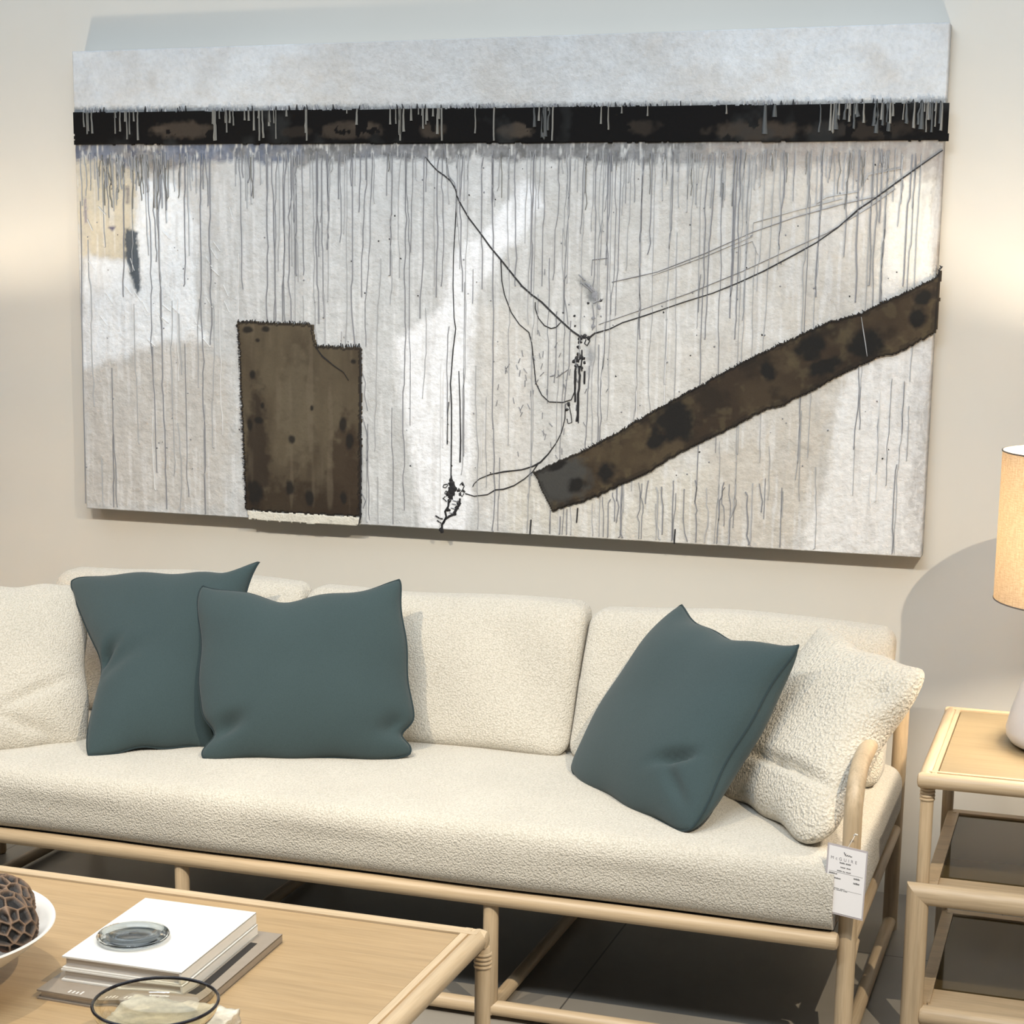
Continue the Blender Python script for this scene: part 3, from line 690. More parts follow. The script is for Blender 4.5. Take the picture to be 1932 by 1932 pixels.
back_cushion(-1.198, -.440, .785, 3, .0)

# ------------------------------------------------------------------ throw pillows
def pillow(name, label, corners, T, mat, group=None, inset=(.06, .06, .05, .06), ears=.0, dents=(), n=56, push=0.0, seam=None, edgewave=.004, seed=1, bulge_front=1.0, skew=0.0, cr=.05, pinch=(), backx=0.0):
    """corners TL,TR,BR,BL seen from the front; inset = how far each side (top,right,bottom,left) curves in"""
    TL, TR, BR, BL = [Vector(c) for c in corners]
    ctr = (TL+TR+BR+BL)/4; ex = ((TR-TL)+(BR-BL)).normalized(); ez = ((TL-BL)+(TR-BR)).normalized()
    nrm = ex.cross(ez).normalized()           # points to the viewer side (-y)
    if nrm.y > 0: nrm = -nrm
    rr = random.Random(seed); ph = [rr.uniform(0, 6) for _ in range(6)]
    def surf(i, j, sgn):
        u = i/n; v = j/n
        # denser near edges
        u = .5-.5*math.cos(u*PI)*.55-.5*(1-2*u)*.45; v = .5-.5*math.cos(v*PI)*.55-.5*(1-2*v)*.45
        p = (TL*(1-u)+TR*u)*v+(BL*(1-u)+BR*u)*(1-v)
        bu = max(0, 4*u*(1-u)); bv = max(0, 4*v*(1-v))
        p = p - ez*inset[0]*(bu**.8 if not skew else max(0, u)**skew*max(0, 1-u)*(skew+1)*((skew+1)/skew)**skew)*v**3 + ez*inset[2]*bu**.8*(1-v)**3 - ex*inset[1]*bv**.8*u**3 + ex*inset[3]*bv**.8*(1-u)**3
        for (sd, pos, dep, wd) in pinch:
            a = v if sd in 'LR' else u
            g = dep*math.exp(-((a-pos)/wd)**2); e_ = {'L': (1-u)**5, 'R': u**5, 'T': v**5, 'B': (1-v)**5}[sd]
            p = p+{'L': ex, 'R': -ex, 'T': -ez, 'B': ez}[sd]*g*e_
        w = edgewave*(math.sin(u*17+ph[0])*(v**6+(1-v)**6)); p = p+ez*w
        w = edgewave*(math.sin(v*15+ph[1])*(u**6+(1-u)**6)); p = p+ex*w
        p = p+(ctr-p)*cr*(abs(2*u-1)*abs(2*v-1))**9
        t = (1-abs(2*u-1)**2.6)*(1-abs(2*v-1)**2.6); t = max(t, 0)**.55
        h = T/2*t*(1+.06*math.sin(u*6+ph[2])*math.sin(v*5+ph[3]))
        for (du, dv, r1, r2, dep, ang) in dents:
            a = (u-du)*math.cos(ang)+(v-dv)*math.sin(ang); b_ = -(u-du)*math.sin(ang)+(v-dv)*math.cos(ang)
            h -= dep*math.exp(-(a/r1)**2-(b_/r2)**2)*min(1, t*1.5) if sgn > 0 else 0
        if sgn < 0: p = p+ex*backx*t
        return p+nrm*(h*sgn*(bulge_front if sgn > 0 else 1)+push)
    vs = []; fs = []
    for sgn in (1, -1):
        b = len(vs)
        for i in range(n+1):
            for j in range(n+1): vs.append(surf(i, j, sgn))
        for i in range(n):
            for j in range(n):
                a = b+i*(n+1)+j; f = (a, a+n+1, a+n+2, a+1); fs.append(f if sgn > 0 else f[::-1])
    base = (BL+BR)/2
    o = thing(name, label, 'pillow', base, group)
    mb = MB(); mb.add([v-base for v in vs], fs); mb.build('cover', mat, o, weld=True, angle=120)
    if seam:
        ring = [surf(i, n, 1) for i in range(n+1)]+[surf(n, j, 1) for j in range(n-1, -1, -1)]+[surf(i, 0, 1) for i in range(n-1, -1, -1)]+[surf(0, j, 1) for j in range(1, n)]
        mb = MB(); mb.tube([p-base for p in ring], .0028, 8, closed=True); mb.build('piping', seam, o)
    return o
def C4(l): return [at_y(u, v, y) for (u, v, y) in l]
G = 'teal pillows on the sofa'
pillow('throw_pillow', 'teal square pillow farthest left, partly behind another teal pillow', C4([(128, 1092, 3.98), (500, 1050, 4.04), (430, 1425, 3.80), (160, 1437, 3.60)]), .15, TEAL, G, (.026, .05, .03, .030), skew=2.5, pinch=(('T', .80, .016, .09), ('L', .50, .040, .16)), dents=((.10, .50, .12, .030, .04, .45), (.2, .45, .2, .05, .014, .3)), seam=TEALD, seed=3)
pillow('throw_pillow', 'teal square pillow with two tall upper corners, in front of the leftmost teal one', C4([(372, 1096, 3.93), (762, 1088, 4.03), (786, 1434, 3.86), (376, 1436, 3.67)]), .17, TEAL, G, (.050, .004, .004, .006), pinch=(('L', .14, .034, .07), ('R', .13, .030, .055), ('T', .42, .014, .12), ('R', .75, .008, .2)), dents=((.10, .16, .10, .04, .035, .4), (.93, .17, .05, .05, .03, -.4)), seam=TEALD, seed=5)
pillow('throw_pillow', 'teal pillow standing tilted on its corner, at the right end of the sofa', C4([(1283, 1134, 4.10), (1517, 1209, 3.80), (1308, 1574, 3.52), (1068, 1456, 3.88)]), .17, TEAL, G, (.052, .022, -.012, -.012), backx=.050, dents=((.80, .26, .10, .022, .032, .5), (.86, .15, .10, .03, .018, -.6)), seam=TEALD, seed=8)
pillow('throw_pillow', 'fluffy cream pillow leaning against the right arm beside the tilted teal one', C4([(1556, 1165, 4.17), (1764, 1258, 3.80), (1524, 1606, 3.50), (1350, 1500, 3.86)]), .16, SHEEP, None, (.035, .012, .02, .02), pinch=(('R', .14, -.034, .12), ('R', .62, .022, .22)), backx=.012, dents=((.62, .24, .35, .022, .032, .1), (.9, .75, .08, .08, .02, .5)), seed=9, cr=.10)
pillow('throw_pillow', 'large cream pillow cut by the left edge, left of all the teal ones', C4([(-100, 1112, 3.74), (166, 1100, 4.03), (172, 1412, 3.74), (-80, 1436, 3.50)]), .16, BOUCLE, None, (.004, .01, .01, .01), dents=((.55, .28, .25, .03, .012, .25), (.5, .1, .25, .03, .012, -.3)), seed=12)

# ------------------------------------------------------------------ price tag
tagE = thing('price_tag', 'white printed price tag hanging on the front post of the right sofa arm', 'tag', at_y(1600, 1590, 3.462))
T0 = Vector(tagE.location)
tl, tr, br_, bl_ = [at_y(u, v, y) for u, v, y in ((1562, 1589, 3.452), (1638, 1607, 3.452), (1626, 1737, 3.440), (1552, 1719, 3.440))]
ex = (tr-tl); ez = (bl_-tl); nn = ex.cross(ez).normalized()
if nn.y > 0: nn = -nn
def tq(a, b_, d=0): return tl+ex*a+ez*b_+nn*d-T0
def quadslab(mb, a0, b0, a1, b1, d0, d1, m=0):
    vs = [tq(a, b_, d) for d in (d0, d1) for (a, b_) in ((a0, b0), (a1, b0), (a1, b1), (a0, b1))]
    mb.add(vs, [(0, 1, 2, 3), (7, 6, 5, 4), (0, 4, 5, 1), (1, 5, 6, 2), (2, 6, 7, 3), (3, 7, 4, 0)], m)
mb = MB(); quadslab(mb, 0, 0, 1, 1, 0, -.0012); mb.build('clear_sleeve', plain('plastic_sleeve', (.60, .56, .58), .2, Transmission_Weight=.3), tagE, smooth=False)
mb = MB(); quadslab(mb, .045, .03, .965, .975, .0002, .0008); mb.build('card', plain('white_card', (.80, .78, .78), .6), tagE, smooth=False)
mb = MB(); rt = random.Random(4)
def words(a0, b0, h, ws, m=0):
    a = a0
    for w in ws:
        e = a+w
        while a < e-.004:
            q = rt.uniform(.008, .016); quadslab(mb, a, b0+rt.uniform(0, h*.35), min(a+q, e), b0+h, .0009, .0011, m); a += q+.005
        a += .02
words(.33, .235, .022, [.13, .13]); words(.36, .30, .018, [.12, .10]); words(.28, .355, .018, [.12, .06, .12])
words(.08, .405, .022, [.21]); words(.08, .465, .022, [.30]); words(.70, .415, .026, [.15]); words(.70, .482, .026, [.15])
words(.07, .615, .012, [.12, .15, .12]); words(.07, .635, .012, [.2, .15, .1])
quadslab(mb, .08, .388, .92, .392, .0009, .001); quadslab(mb, .5, .628, .92, .631, .0009, .001)
# script signature
pts = [(.42, .085), (.44, .115), (.47, .10), (.45, .125), (.49, .13), (.51, .112), (.53, .132), (.56, .115), (.58, .13), (.62, .125)]
mb.tube([tq(a, b_, .001) for a, b_ in pts], .0008, 6)
mb.build('printed_lines', plain('grey_print', (.10, .10, .10), .6), tagE, smooth=False)
def text_obj(name, s, size, parent, mat, origin, xdir, ydir, spacing=1.0):
    cu = bpy.data.curves.new(name, 'FONT'); cu.body = s; cu.size = size; cu.align_x = 'LEFT'; cu.space_character = spacing; cu.extrude = .0001
    tmp = bpy.data.objects.new(name, cu); COL.objects.link(tmp)
    me = bpy.data.meshes.new_from_object(tmp, depsgraph=bpy.context.evaluated_depsgraph_get())
    bpy.data.objects.remove(tmp)
    xd = Vector(xdir).normalized(); yd = Vector(ydir).normalized(); zd = xd.cross(yd)
    for v in me.vertices:
        c = v.co.copy(); v.co = Vector(origin)+xd*c.x+yd*c.y+zd*c.z
    me.name = name; me.materials.clear()
    return link(name, me, mat, parent)
text_obj('heading_text', 'McGUIRE', .0085, tagE, plain('pale_print', (.22, .21, .23), .6), tq(.10, .215, .001), ex, -ez, 1.75)
mb = MB(); hk = at_y(1614, 1575, 3.468)-T0
mb.tube([tq(.5, .01, .0), (tq(.5, .01, 0)+hk)/2+Vector((0, -.006, 0)), hk+Vector((0, 0, 0))], .0007, 6); mb.tube([hk+Vector((-.003, 0, -.002)), hk+Vector((0, -.003, .002)), hk+Vector((.004, 0, 0))], .0016, 8)
mb.build('string', plain('white_string', (.7, .66, .6), .8), tagE)

# ------------------------------------------------------------------ side tables and lamps
SMOKE = plain('smoked_glass', (.075, .054, .024), .06); SMOKE.node_tree.nodes['Principled BSDF'].inputs['Specular IOR Level'].default_value = .14
TW, TD = .66, .655
def side_table(label, loc):
    t = thing('side_table', label, 'side table', loc, 'side tables at the sofa ends')
    hx, hy = TW/2, TD/2; r = .0165
    mb = MB(); z = .585
    def part(nm, mt, smooth=True): return mb.build(nm, mt, t, smooth=smooth)
    for y in (-hy+r, hy-r):
        mb = MB(); mb.rod((-hx, y, z), (hx, y, z), r); mb.box((-hx+.018, min(y, y-.0)-(-.012 if y < 0 else .022), .590), (hx-.018, y+(.022 if y < 0 else -.012), .6015)); part('top_rail', WX)
    for x in (-hx+r, hx-r):
        mb = MB(); mb.rod((x, -hy+.012, z+.0005), (x, hy-.012, z+.0005), r); mb.box((x+(.012 if x < 0 else -.022), -hy+.018, .590), (x+(.022 if x < 0 else -.012), hy-.018, .6011)); part('top_rail', WY)
    mb = MB(); mb.box((-hx+.041, -hy+.041, .584), (hx-.041, hy-.041, .5985)); part('tabletop', TOPL, False)
    for x in (-hx+.020, hx-.020):
        for y in (-hy+.040, hy-.020):
            mb = MB(); mb.rod((x, y, 0), (x, y, .574), .0138)
            lg = part('leg', WZ)
            mb = MB()
            for q in range(4): mb.tube([(x+.0128*math.cos(a), y+.0128*math.sin(a), .562-q*.0075) for a in np.linspace(0, 2*PI, 21)[:-1]], .0036, 8, closed=True)
            mb.build('binding', WX, lg)
    for zs in (.345, .090):
        mb = MB(); fy = -hy+.125
        mb.box((-hx+.034, -hy+.02, zs-.018), (hx-.034, fy, zs-.003), bev=.002)
        mb.box((-hx+.034, hy-.05, zs-.018), (hx-.034, hy-.02, zs+.004), bev=.002)
        mb.box((-hx+.022, -hy+.03, zs-.018), (-hx+.048, hy-.02, zs+.002), bev=.002)
        mb.box((hx-.048, -hy+.03, zs-.018), (hx-.022, hy-.02, zs+.002), bev=.002)
        mb.box((-hx+.044, -hy+.03, zs-.004), (-hx+.050, hy-.045, zs+.004)); mb.box((hx-.050, -hy+.03, zs-.004), (hx-.044, hy-.045, zs+.004))
        sh = part('shelf_frame', WX, False)
        mb = MB(); mb.box((-hx+.051, fy+.002, zs-.010), (hx-.051, hy-.051, zs-.001)); mb.build('smoked_glass', SMOKE, sh, smooth=False)
    # heavier frame standing at the front with mitred corners
    yf = -hy+.003; zt = .342; rf = .0235
    def miter(a, b_, da, db, rad):
        # bar with ends cut at 45 degrees in the frame plane
        n = 20; vs = []; a = Vector(a); b_ = Vector(b_); tt = (b_-a).normalized(); up = Vector((0, 1, 0)); s_ = tt.cross(up)
        for p, d in ((a, da), (b_, db)):
            for j in range(n):
                an = 2*PI*j/n; o_ = up*math.cos(an)*rad*.8+s_*math.sin(an)*rad
                vs.append(p+o_+tt*(d*(o_.dot(s_))))
        fs = [(j, (j+1) % n, n+(j+1) % n, n+j) for j in range(n)]+[tuple(range(n)), tuple(reversed(range(n, 2*n)))]
        mb.add(vs, fs)
    xl, xr = -hx+.015, hx-.015
    mb = MB(); miter((xl, yf, zt), (xr, yf, zt), -1, 1, rf); fr_ = part('front_frame_top', WX)
    mb = MB(); miter((xl, yf, 0), (xl, yf, zt), 0, 1, rf); part('front_frame_leg', WZ)
    mb = MB(); miter((xr, yf, 0), (xr, yf, zt), 0, -1, rf); part('front_frame_leg', WZ)
    mb = MB(); mb.rod((xl+.015, yf, .075), (xr-.015, yf, .075), .021); part('front_frame_rail', WX)
    return t
side_table('pale oak side table with smoked glass shelves under the lamp, at the right edge', (.005, 3.9675, 0))

CER, nt, b = newmat('white_ceramic'); b.inputs['Base Color'].default_value = (.62, .61, .62, 1); b.inputs['Roughness'].default_value = .35
SHADE, nt, b = newmat('linen_shade')
v = coords(nt, (1, 1, 1)); tcg = nt.nodes.new('ShaderNodeTexCoord')
sp = N(nt, 'ShaderNodeSeparateXYZ'); nt.links.new(tcg.outputs['Object'], sp.inputs[0])
at2 = N(nt, 'ShaderNodeMath', operation='ARCTAN2'); nt.links.new(sp.outputs[0], at2.inputs[0]); nt.links.new(sp.outputs[1], at2.inputs[1])
cb = N(nt, 'ShaderNodeCombineXYZ'); nt.links.new(at2.outputs[0], cb.inputs[0]); nt.links.new(sp.outputs[2], cb.inputs[1])
m1 = N(nt, 'ShaderNodeMapping'); m1.inputs['Scale'].default_value = (90, 40, 1); nt.links.new(cb.outputs[0], m1.inputs[0])
m2 = N(nt, 'ShaderNodeMapping'); m2.inputs['Scale'].default_value = (12, 420, 1); nt.links.new(cb.outputs[0], m2.inputs[0])
na = noise(nt, m1.outputs[0], 1, 3, .6); nb = noise(nt, m2.outputs[0], 1, 3, .6)
mm = N(nt, 'ShaderNodeMath', operation='MULTIPLY'); nt.links.new(na, mm.inputs[0]); nt.links.new(nb, mm.inputs[1])
r = ramp(nt, mm.outputs[0], [(.12, (.50, .40, .27)), (.38, (.74, .64, .49))])
tr_ = N(nt, 'ShaderNodeBsdfTranslucent'); df = N(nt, 'ShaderNodeBsdfDiffuse'); ms = N(nt, 'ShaderNodeMixShader'); ms.inputs[0].default_value = .31
nt.links.new(r.outputs[0], tr_.inputs[0]); nt.links.new(r.outputs[0], df.inputs[0])
nt.links.new(df.outputs[0], ms.inputs[1]); nt.links.new(tr_.outputs[0], ms.inputs[2])
nt.links.new(ms.outputs[0], nt.nodes['Material Output'].inputs[0])
LINER = plain('white_liner', (.85, .84, .80), .6)
BULB, nt, b = newmat('bulb_glow'); b.inputs['Emission Color'].default_value = (1, .84, .64, 1); b.inputs['Emission Strength'].default_value = 600
BULBD, nt, b = newmat('bulb_lower_glow'); b.inputs['Emission Color'].default_value = (1, .86, .68, 1); b.inputs['Emission Strength'].default_value = 720
WIRE = plain('grey_wire', (.12, .10, .09), .5)
BRASS = plain('dark_bronze', (.10, .07, .04), .4, Metallic=1.0)
def lamp(label, loc, power):
    t = thing('table_lamp', label, 'lamp', loc, 'lit table lamps on the side tables')
    mb = MB(); pr = [(0, .004), (.150, .004), (.160, .008), (.168, .020), (.169, .036), (.160, .075), (.146, .12), (.120, .20), (.092, .28), (.066, .335), (.044, .352), (0, .356)]
    mb.lathe(pr, n=72); mb.build('base', CER, t, angle=60)
    mb = MB(); mb.lathe([(0, 0), (.146, 0), (.146, .005), (0, .005)], n=48); mb.build('foot_pad', plain('dark_felt', (.015, .013, .012), .9), t)
    mb = MB(); mb.rod((0, 0, .35), (0, 0, .47), .008, 12); mb.build('stem', BRASS, t)
    r0, z0, z1 = .213, .325, .652
    mb = MB(); n = 96; th = .0016
    prof = [(r0, z0), (r0, z1), (r0-th, z1), (r0-th, z0), (r0, z0)]
    mb.lathe(prof, n=n); shd = mb.build('lamp_shade', SHADE, t, angle=60)
    for z_ in (z0+.001, z1-.001):
        mb = MB(); mb.tube([(r0*math.cos(a), r0*math.sin(a), z_) for a in np.linspace(0, 2*PI, 97)[:-1]], .0016, 8, closed=True)
        mb.build('wire_ring', WIRE, shd)
    mb = MB(); mb.lathe([(.013, .468), (.024, .478), (.033, .495), (.035, .509)], n=32); mb.build('bulb_collar', BULBD, t)
    mb = MB(); mb.lathe([(.035, .509), (.033, .522), (.026, .534), (.014, .541), (0, .543)], n=32); mb.build('bulb', BULB, t)
    return t
LP = 48.0
lamp('lit table lamp with linen drum shade and white cone base, at the right edge', (0.0, 4.0, .6005), LP)
side_table('pale oak side table left of the sofa, one rear leg seen below the seat', (-3.175, 3.755, 0))
lamp('lit linen shade lamp left of the sofa, only its glow on the wall seen', (-3.19, 3.90, .6005), LP)

# ------------------------------------------------------------------ coffee table
CX1, CY1, CX0, CY0, CZ = -1.018, 2.944, -2.65, 1.75, .42
ct = thing('coffee_table', 'low pale oak coffee table with rounded rails, in front of the sofa', 'coffee table', ((CX0+CX1)/2, (CY0+CY1)/2, 0))
CO = Vector(ct.location); r = .0185
for y, s_ in ((CY1-r, -1), (CY0+r, 1)):
    mb = MB(); mb.rod((CX0, y, CZ-r), (CX1, y, CZ-r), r); mb.box((CX0+.014, min(y+s_*.012, y+s_*.026), CZ-.012), (CX1-.014, max(y+s_*.012, y+s_*.026), CZ+.0006)); sb(mb, 'top_rail', WX, ct, CO)
for x, s_ in ((CX1-r, -1), (CX0+r, 1)):
    mb = MB(); mb.rod((x, CY0+.01, CZ-r+.0005), (x, CY1-.004, CZ-r+.0005), r); mb.box((min(x+s_*.012, x+s_*.026), CY0+.014, CZ-.012), (max(x+s_*.012, x+s_*.026), CY1-.014, CZ+.0002)); sb(mb, 'top_rail', WY, ct, CO)
mb = MB(); mb.box((CX0+.0475, CY0+.0475, CZ-.018), (CX1-.0475, CY1-.0475, CZ-.0025)); sb(mb, 'tabletop', TOPX, ct, CO, smooth=False)
for x in (CX1-.011, CX0+.011):
    for y in (CY1-.014, CY0+.022):
        mb = MB(); mb.rod((x, y, 0), (x, y, CZ-.03), .0150); lg = sb(mb, 'leg', WZ, ct, CO)
        mb = MB()
        for q in range(4): mb.tube([(x+.0140*math.cos(a), y+.0140*math.sin(a), CZ-.046-q*.008) for a in np.linspace(0, 2*PI, 21)[:-1]], .0036, 8, closed=True)
        sb(mb, 'binding', WX, lg, CO)

# ------------------------------------------------------------------ books
PAPER, nt, b = newmat('page_edges'); wv = noise(nt, coords(nt, (1, 1, 90)), 9, 2, .5)
r_ = ramp(nt, wv, [(.3, (.50, .44, .38)), (.7, (.74, .69, .63))]); nt.links.new(r_.outputs[0], b.inputs['Base Color']); b.inputs['Roughness'].default_value = .8
WCOV = mottled('white_book_cloth', (.80, .775, .72), (.79, .765, .71), 40, .45, .02, .0003)
GCOV = mottled('taupe_book_cloth', (.30, .25, .20), (.28, .235, .185), 60, .5, .05, .0004)
def book(label, corners, z0, th, cov, cat='book', board=.0028, group=None):
    """corners: front-left, back-left, back-right, front-right on the table plane"""
    c = sum((Vector(p) for p in corners), Vector((0, 0)))/4
    fl_, bl__, br__, fr__ = [Vector(p)-c for p in corners]
    o = thing('book', label, cat, (c.x, c.y, z0), group)
    def slab(mb, z0_, z1_, k=1.0, ins=0.0, insl=None):
        P = []
        for p in (fl_, fr__, br__, bl__):
            d = Vector((p.x-math.copysign(ins, p.x), p.y-math.copysign(ins, p.y))); P.append(d)
        bm_ = [Vector((p.x, p.y, z)) for z in (z0_, z1_) for p in P]
        mb.add(bm_, [(3, 2, 1, 0), (4, 5, 6, 7), (0, 1, 5, 4), (1, 2, 6, 5), (2, 3, 7, 6), (3, 0, 4, 7)])
    mb = MB(); slab(mb, 0, board); slab(mb, th-board, th)
    mb.build('cover', cov, o, smooth=False)
    mb = MB(); slab(mb, board, th-board, ins=.005); mb.build('pages', PAPER, o, smooth=False)
    # spine along the right long side
    mb = MB(); a = Vector((fr__.x, fr__.y, 0)); b2 = Vector((br__.x, br__.y, 0)); inw = (Vector((fl_.x, fl_.y, 0))-a).normalized()*.004
    vs = [a, b2, b2+inw, a+inw]; vs = [v_+Vector((0, 0, z)) for z in (0.0005, th-.0005) for v_ in vs]
    mb.add(vs, [(3, 2, 1, 0), (4, 5, 6, 7), (0, 1, 5, 4), (1, 2, 6, 5), (2, 3, 7, 6), (3, 0, 4, 7)]); mb.build('spine', cov, o, smooth=False)
    return o, c
ZT = CZ-.0025
gb, gc = book('large taupe book lying flat at the bottom of the stack', [(-1.620, 2.378), (-1.632, 2.742), (-1.350, 2.748), (-1.335, 2.372)], ZT, .0165, GCOV, group='books stacked on the coffee table')
book('white hardcover book sandwiched between the taupe book and the top white one', [(-1.602, 2.424), (-1.616, 2.722), (-1.388, 2.726), (-1.374, 2.428)], ZT+.0168, .021, WCOV, group='books stacked on the coffee table')
book('white hardcover book on top of the stack, under the crystal dish', [(-1.600, 2.425), (-1.614, 2.722), (-1.390, 2.725), (-1.377, 2.429)], ZT+.0380, .0225, WCOV, group='books stacked on the coffee table')
mb = MB(); z = .0168; p = [Vector((-1.372, 2.44)), Vector((-1.384, 2.690)), Vector((-1.371, 2.690)), Vector((-1.356, 2.44))]
p = [Vector((q.x-gc.x, q.y-gc.y, z)) for q in p]; mb.add(p+[q+Vector((0, 0, .0003)) for q in p], [(0, 1, 2, 3), (4, 7, 6, 5), (0, 4, 5, 1), (1, 5, 6, 2), (2, 6, 7, 3), (3, 7, 4, 0)])
mb.build('black_cover_stripe', plain('black_print', (.012, .010, .010), .5), gb, smooth=False)
mb = MB(); rt = random.Random(9)
for cx_ in (-1.565, -1.50, -1.46):
    x = cx_
    for i in range(4):
        mb.box((x-gc.x, 2.384-gc.y, .0166), (x+.003-gc.x, 2.394-gc.y+rt.uniform(-.002, .003), .0169)); x += .0075
mb.build('cover_lettering', plain('silver_print', (.75, .7, .65), .4), gb, smooth=False)

# ------------------------------------------------------------------ glass, bowls, marble
def glass(name, c, rough=0.0, ior=1.5):
    m, nt, b = newmat(name); b.inputs['Base Color'].default_value = (*c, 1); b.inputs['Transmission Weight'].default_value = 1
    b.inputs['Roughness'].default_value = rough; b.inputs['IOR'].default_value = ior; return m
dz = ZT+.0605
mb = MB(); mb.lathe([(0, 0), (.040, 0), (.052, .003), (.060, .008), (.0625, .0125), (.060, .0165), (.052, .019), (.046, .0215), (.040, .020), (.034, .014), (.020, .0105), (0, .010)], n=72)
cd = mb.build('crystal_dish', glass('clear_crystal', (.93, .96, .95)), None, angle=70); cd.location = (-1.527, 2.532, dz); cd.scale = (1, 1, .72)
tag(cd, 'small round clear crystal dish on the white book', 'dish')

mb = MB(); mb.lathe([(0, -.0002), (.044, -.0002), (.046, .0006), (.030, .0030), (0, .0036)], n=48)
mb.v = [v_+Vector((0, 0, .0004)) for v_ in mb.v]; mb.build('silver_base', plain('silvered_base', (.35, .37, .38), .18, Metallic=1.0), cd)
# marble slab under the glass bowl
def rough_block(hx, hy, h, seed, n=26):
    bm = bmesh.new(); bmesh.ops.create_cube(bm, size=1); bmesh.ops.subdivide_edges(bm, edges=bm.edges[:], cuts=n, use_grid_fill=True)
    for v in bm.verts:
        p = np.array([v.co.x, v.co.y, v.co.z]); e = max(abs(p[0]), abs(p[1]))
        x = np.array([v.co.x*2*hx]); y = np.array([v.co.y*2*hy])
        j = (fbm(x+p[2]*.02, y+p[2]*.3*h, 60, 4, seed)[0]-.5)*.014; k2 = (fbm(x+.3, y+p[2]*.05, 110, 3, seed+1)[0]-.5)*.008
        side = 1 if e > .495 else max(0, (e-.40)*8)
        v.co = Vector((v.co.x*2*hx+(math.copysign(1, p[0])*j if abs(p[0]) > .45 else 0), v.co.y*2*hy+(math.copysign(1, p[1])*j if abs(p[1]) > .45 else 0), (v.co.z+.5)*h+(k2*side if p[2] > .45 else 0)))
    bmesh.ops.recalc_face_normals(bm, faces=bm.faces)
    me = bpy.data.meshes.new('marble_block'); bm.to_mesh(me); bm.free(); me.polygons.foreach_set('use_smooth', [True]*len(me.polygons)); return me
MARB = mottled('rough_marble', (.74, .68, .56), (.46, .41, .33), 34, .55, .5, .006)
mo = link('marble_block', rough_block(.092, .118, .033, 80), MARB); mo.location = (-1.335, 2.262, ZT+.0002); mo.rotation_euler = (0, 0, math.radians(3))
tag(mo, 'rough edged cream marble block under the glass bowl', 'block')
mb = MB(); prof_o = []; prof_i = []
for i in range(19):
    a = i/18*PI/2; prof_o.append((.097*math.sin(a)**.8, .048*(1-math.cos(a)))); 
for (rr_, zz_) in reversed(prof_o): prof_i.append((max(0, rr_-.0032), zz_+.0032 if rr_ < .08 else zz_+.0032*max(0, (1-(rr_-.08)/.017))))
prof_i[0] = (.0938, .048)
mb.lathe(prof_o+prof_i, n=96)
gbw = mb.build('glass_bowl', glass('amber_glass', (.96, .92, .78)), None, angle=80); gbw.location = (-1.328, 2.262, ZT+.0355)
tag(gbw, 'shallow clear glass bowl with dark rim, on the marble block', 'bowl')
mb = MB(); mb.tube([(.0956*math.cos(a), .0956*math.sin(a), .0485) for a in np.linspace(0, 2*PI, 97)[:-1]], .0026, 10, closed=True)
mb.build('rim', plain('dark_rim', (.012, .010, .012), .12), gbw)

# white bowl with seed pods
WB = plain('white_glaze', (.80, .77, .72), .22)
BC = Vector((-1.840, 2.345))
bowl = thing('bowl', 'wide white ceramic bowl of dark seed pods, at the left edge of the coffee table', 'bowl', (BC.x, BC.y, ZT))
mb = MB(); Rb = .237
outer = [(0, 0), (.070, 0), (.072, .004), (.070, .010), (.085, .016), (.130, .034), (.175, .060), (.210, .086), (.230, .104), (Rb, .1105)]
inner = [(Rb-.001, .1125), (Rb-.005, .1125), (.222, .103), (.200, .086), (.165, .062), (.120, .040), (.07, .026), (0, .020)]
mb.lathe(outer+inner, n=128); mb.build('bowl_body', WB, bowl, angle=60)
PODM, nt, b = newmat('dark_seed_pod'); a = N(nt, 'ShaderNodeAttribute'); a.attribute_name = 'pigment'; nt.links.new(a.outputs['Color'], b.inputs['Base Color']); b.inputs['Roughness'].default_value = .6
bump(nt, b, noise(nt, coords(nt, (1, 1, .25)), 160, 4, .6), .5, .003)
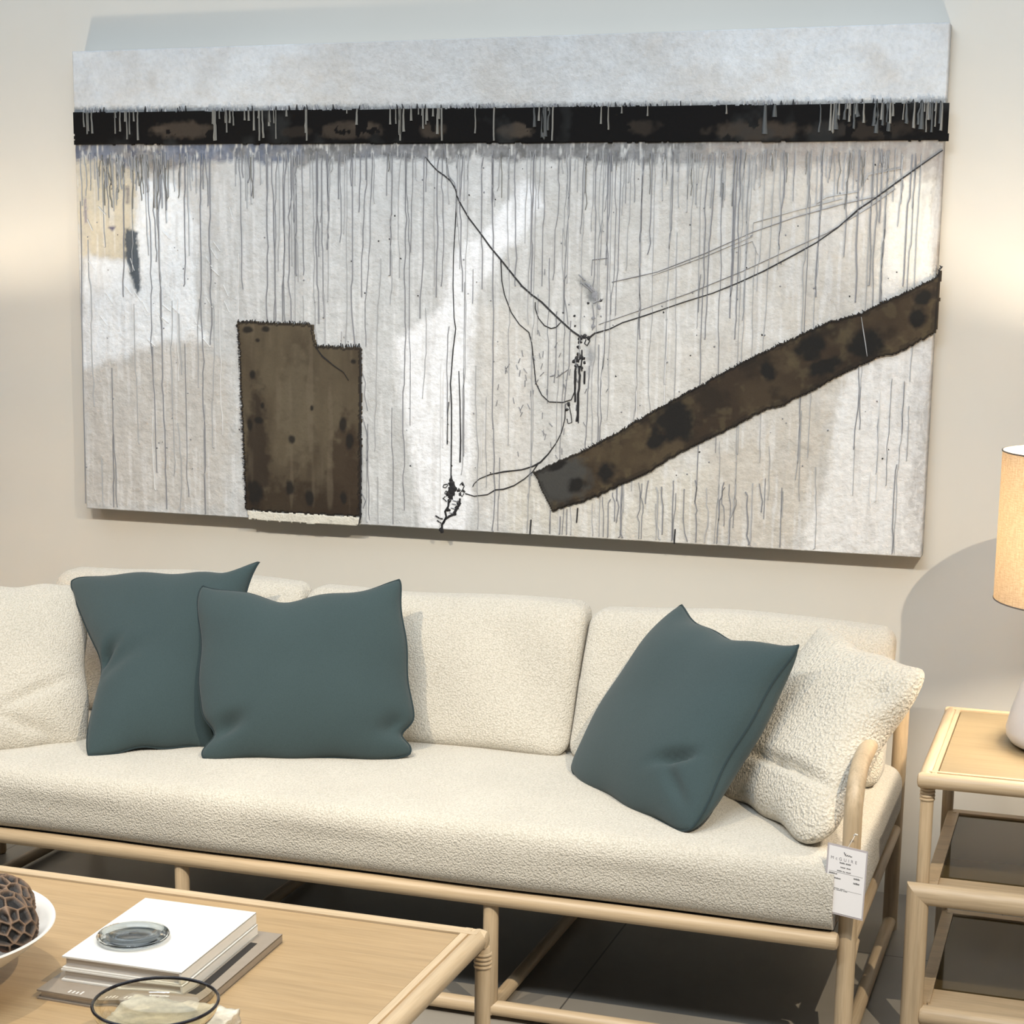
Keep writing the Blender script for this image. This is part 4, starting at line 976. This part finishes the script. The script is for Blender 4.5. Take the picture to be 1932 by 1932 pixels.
def pod(rad, seed, flat=.62, ncell=70):
    bm = bmesh.new(); bmesh.ops.create_icosphere(bm, subdivisions=6, radius=1)
    rs = np.random.default_rng(seed); i_ = np.arange(ncell)+.5
    ph = np.arccos(1-2*i_/ncell); th_ = PI*(1+5**.5)*i_
    s_ = np.stack([np.cos(th_)*np.sin(ph), np.sin(th_)*np.sin(ph), np.cos(ph)], 1)+rs.normal(0, .085, (ncell, 3)); s_ /= np.linalg.norm(s_, axis=1)[:, None]
    co = np.array([v.co[:] for v in bm.verts]); D = np.linalg.norm(co[:, None]-s_[None], axis=2); D.sort(axis=1)
    e = np.clip((D[:, 1]-D[:, 0])/.14, 0, 1); side = co[:, 2] < -.05
    dep = np.where(side, .04, .15)*(e**1.5)
    rr_ = 1-dep; new = co*rr_[:, None]; new[:, 2] *= flat; new *= rad
    neck = np.clip(-co[:, 2]-.2, 0, 1); new[:, 0] *= 1-.45*neck; new[:, 1] *= 1-.45*neck
    ridge = (1-e)[:, None]; cols = ridge**2*np.array(lin((140, 112, 88)))+(1-ridge**2)*np.array(lin((14, 9, 7)))
    cols = np.where(side[:, None], np.array(lin((92, 58, 38)))*(1-.35*e[:, None]), cols)
    for v, c in zip(bm.verts, new): v.co = Vector(c)
    me = bpy.data.meshes.new('seed_pod'); bm.to_mesh(me); bm.free(); me.polygons.foreach_set('use_smooth', [True]*len(me.polygons))
    at = me.color_attributes.new('pigment', 'FLOAT_COLOR', 'POINT'); at.data.foreach_set('color', np.concatenate([cols, np.ones((len(cols), 1))], 1).astype(np.float32).ravel())
    me.materials.append(PODM); return me
pm = [pod(.058, 5), pod(.064, 9, .7, 90)]
pods = [(.166, .034, .140, .4, .75, 0, 'fibrous brown seed pod nearest the right side of the bowl'),
        (.098, .108, .130, -.6, .2, 1, 'scaly black seed pod towards the sofa side of the bowl'),
        (.124, -.085, .140, .6, .25, 1, 'honeycombed seed pod in the front of the bowl, large open cells'),
        (.050, .010, .155, .1, .2, 0, 'seed pod at the top of the heap, at the left picture edge'),
        (-.10, .098, .100, .2, .3, 0, 'seed pod at the far back of the bowl, outside the left edge'),
        (-.095, -.09, .100, .3, .1, 1, 'seed pod at the near left of the bowl, outside the frame')]
for (dx, dy, h, rx, ry, k, lab) in pods:
    o = bpy.data.objects.new('seed_pod', pm[k]); COL.objects.link(o); o.location = (BC.x+dx, BC.y+dy, ZT+h-.012); o.rotation_euler = (rx, ry, dx*40)
    tag(o, lab, 'seed pod', 'seed pods in the white bowl')
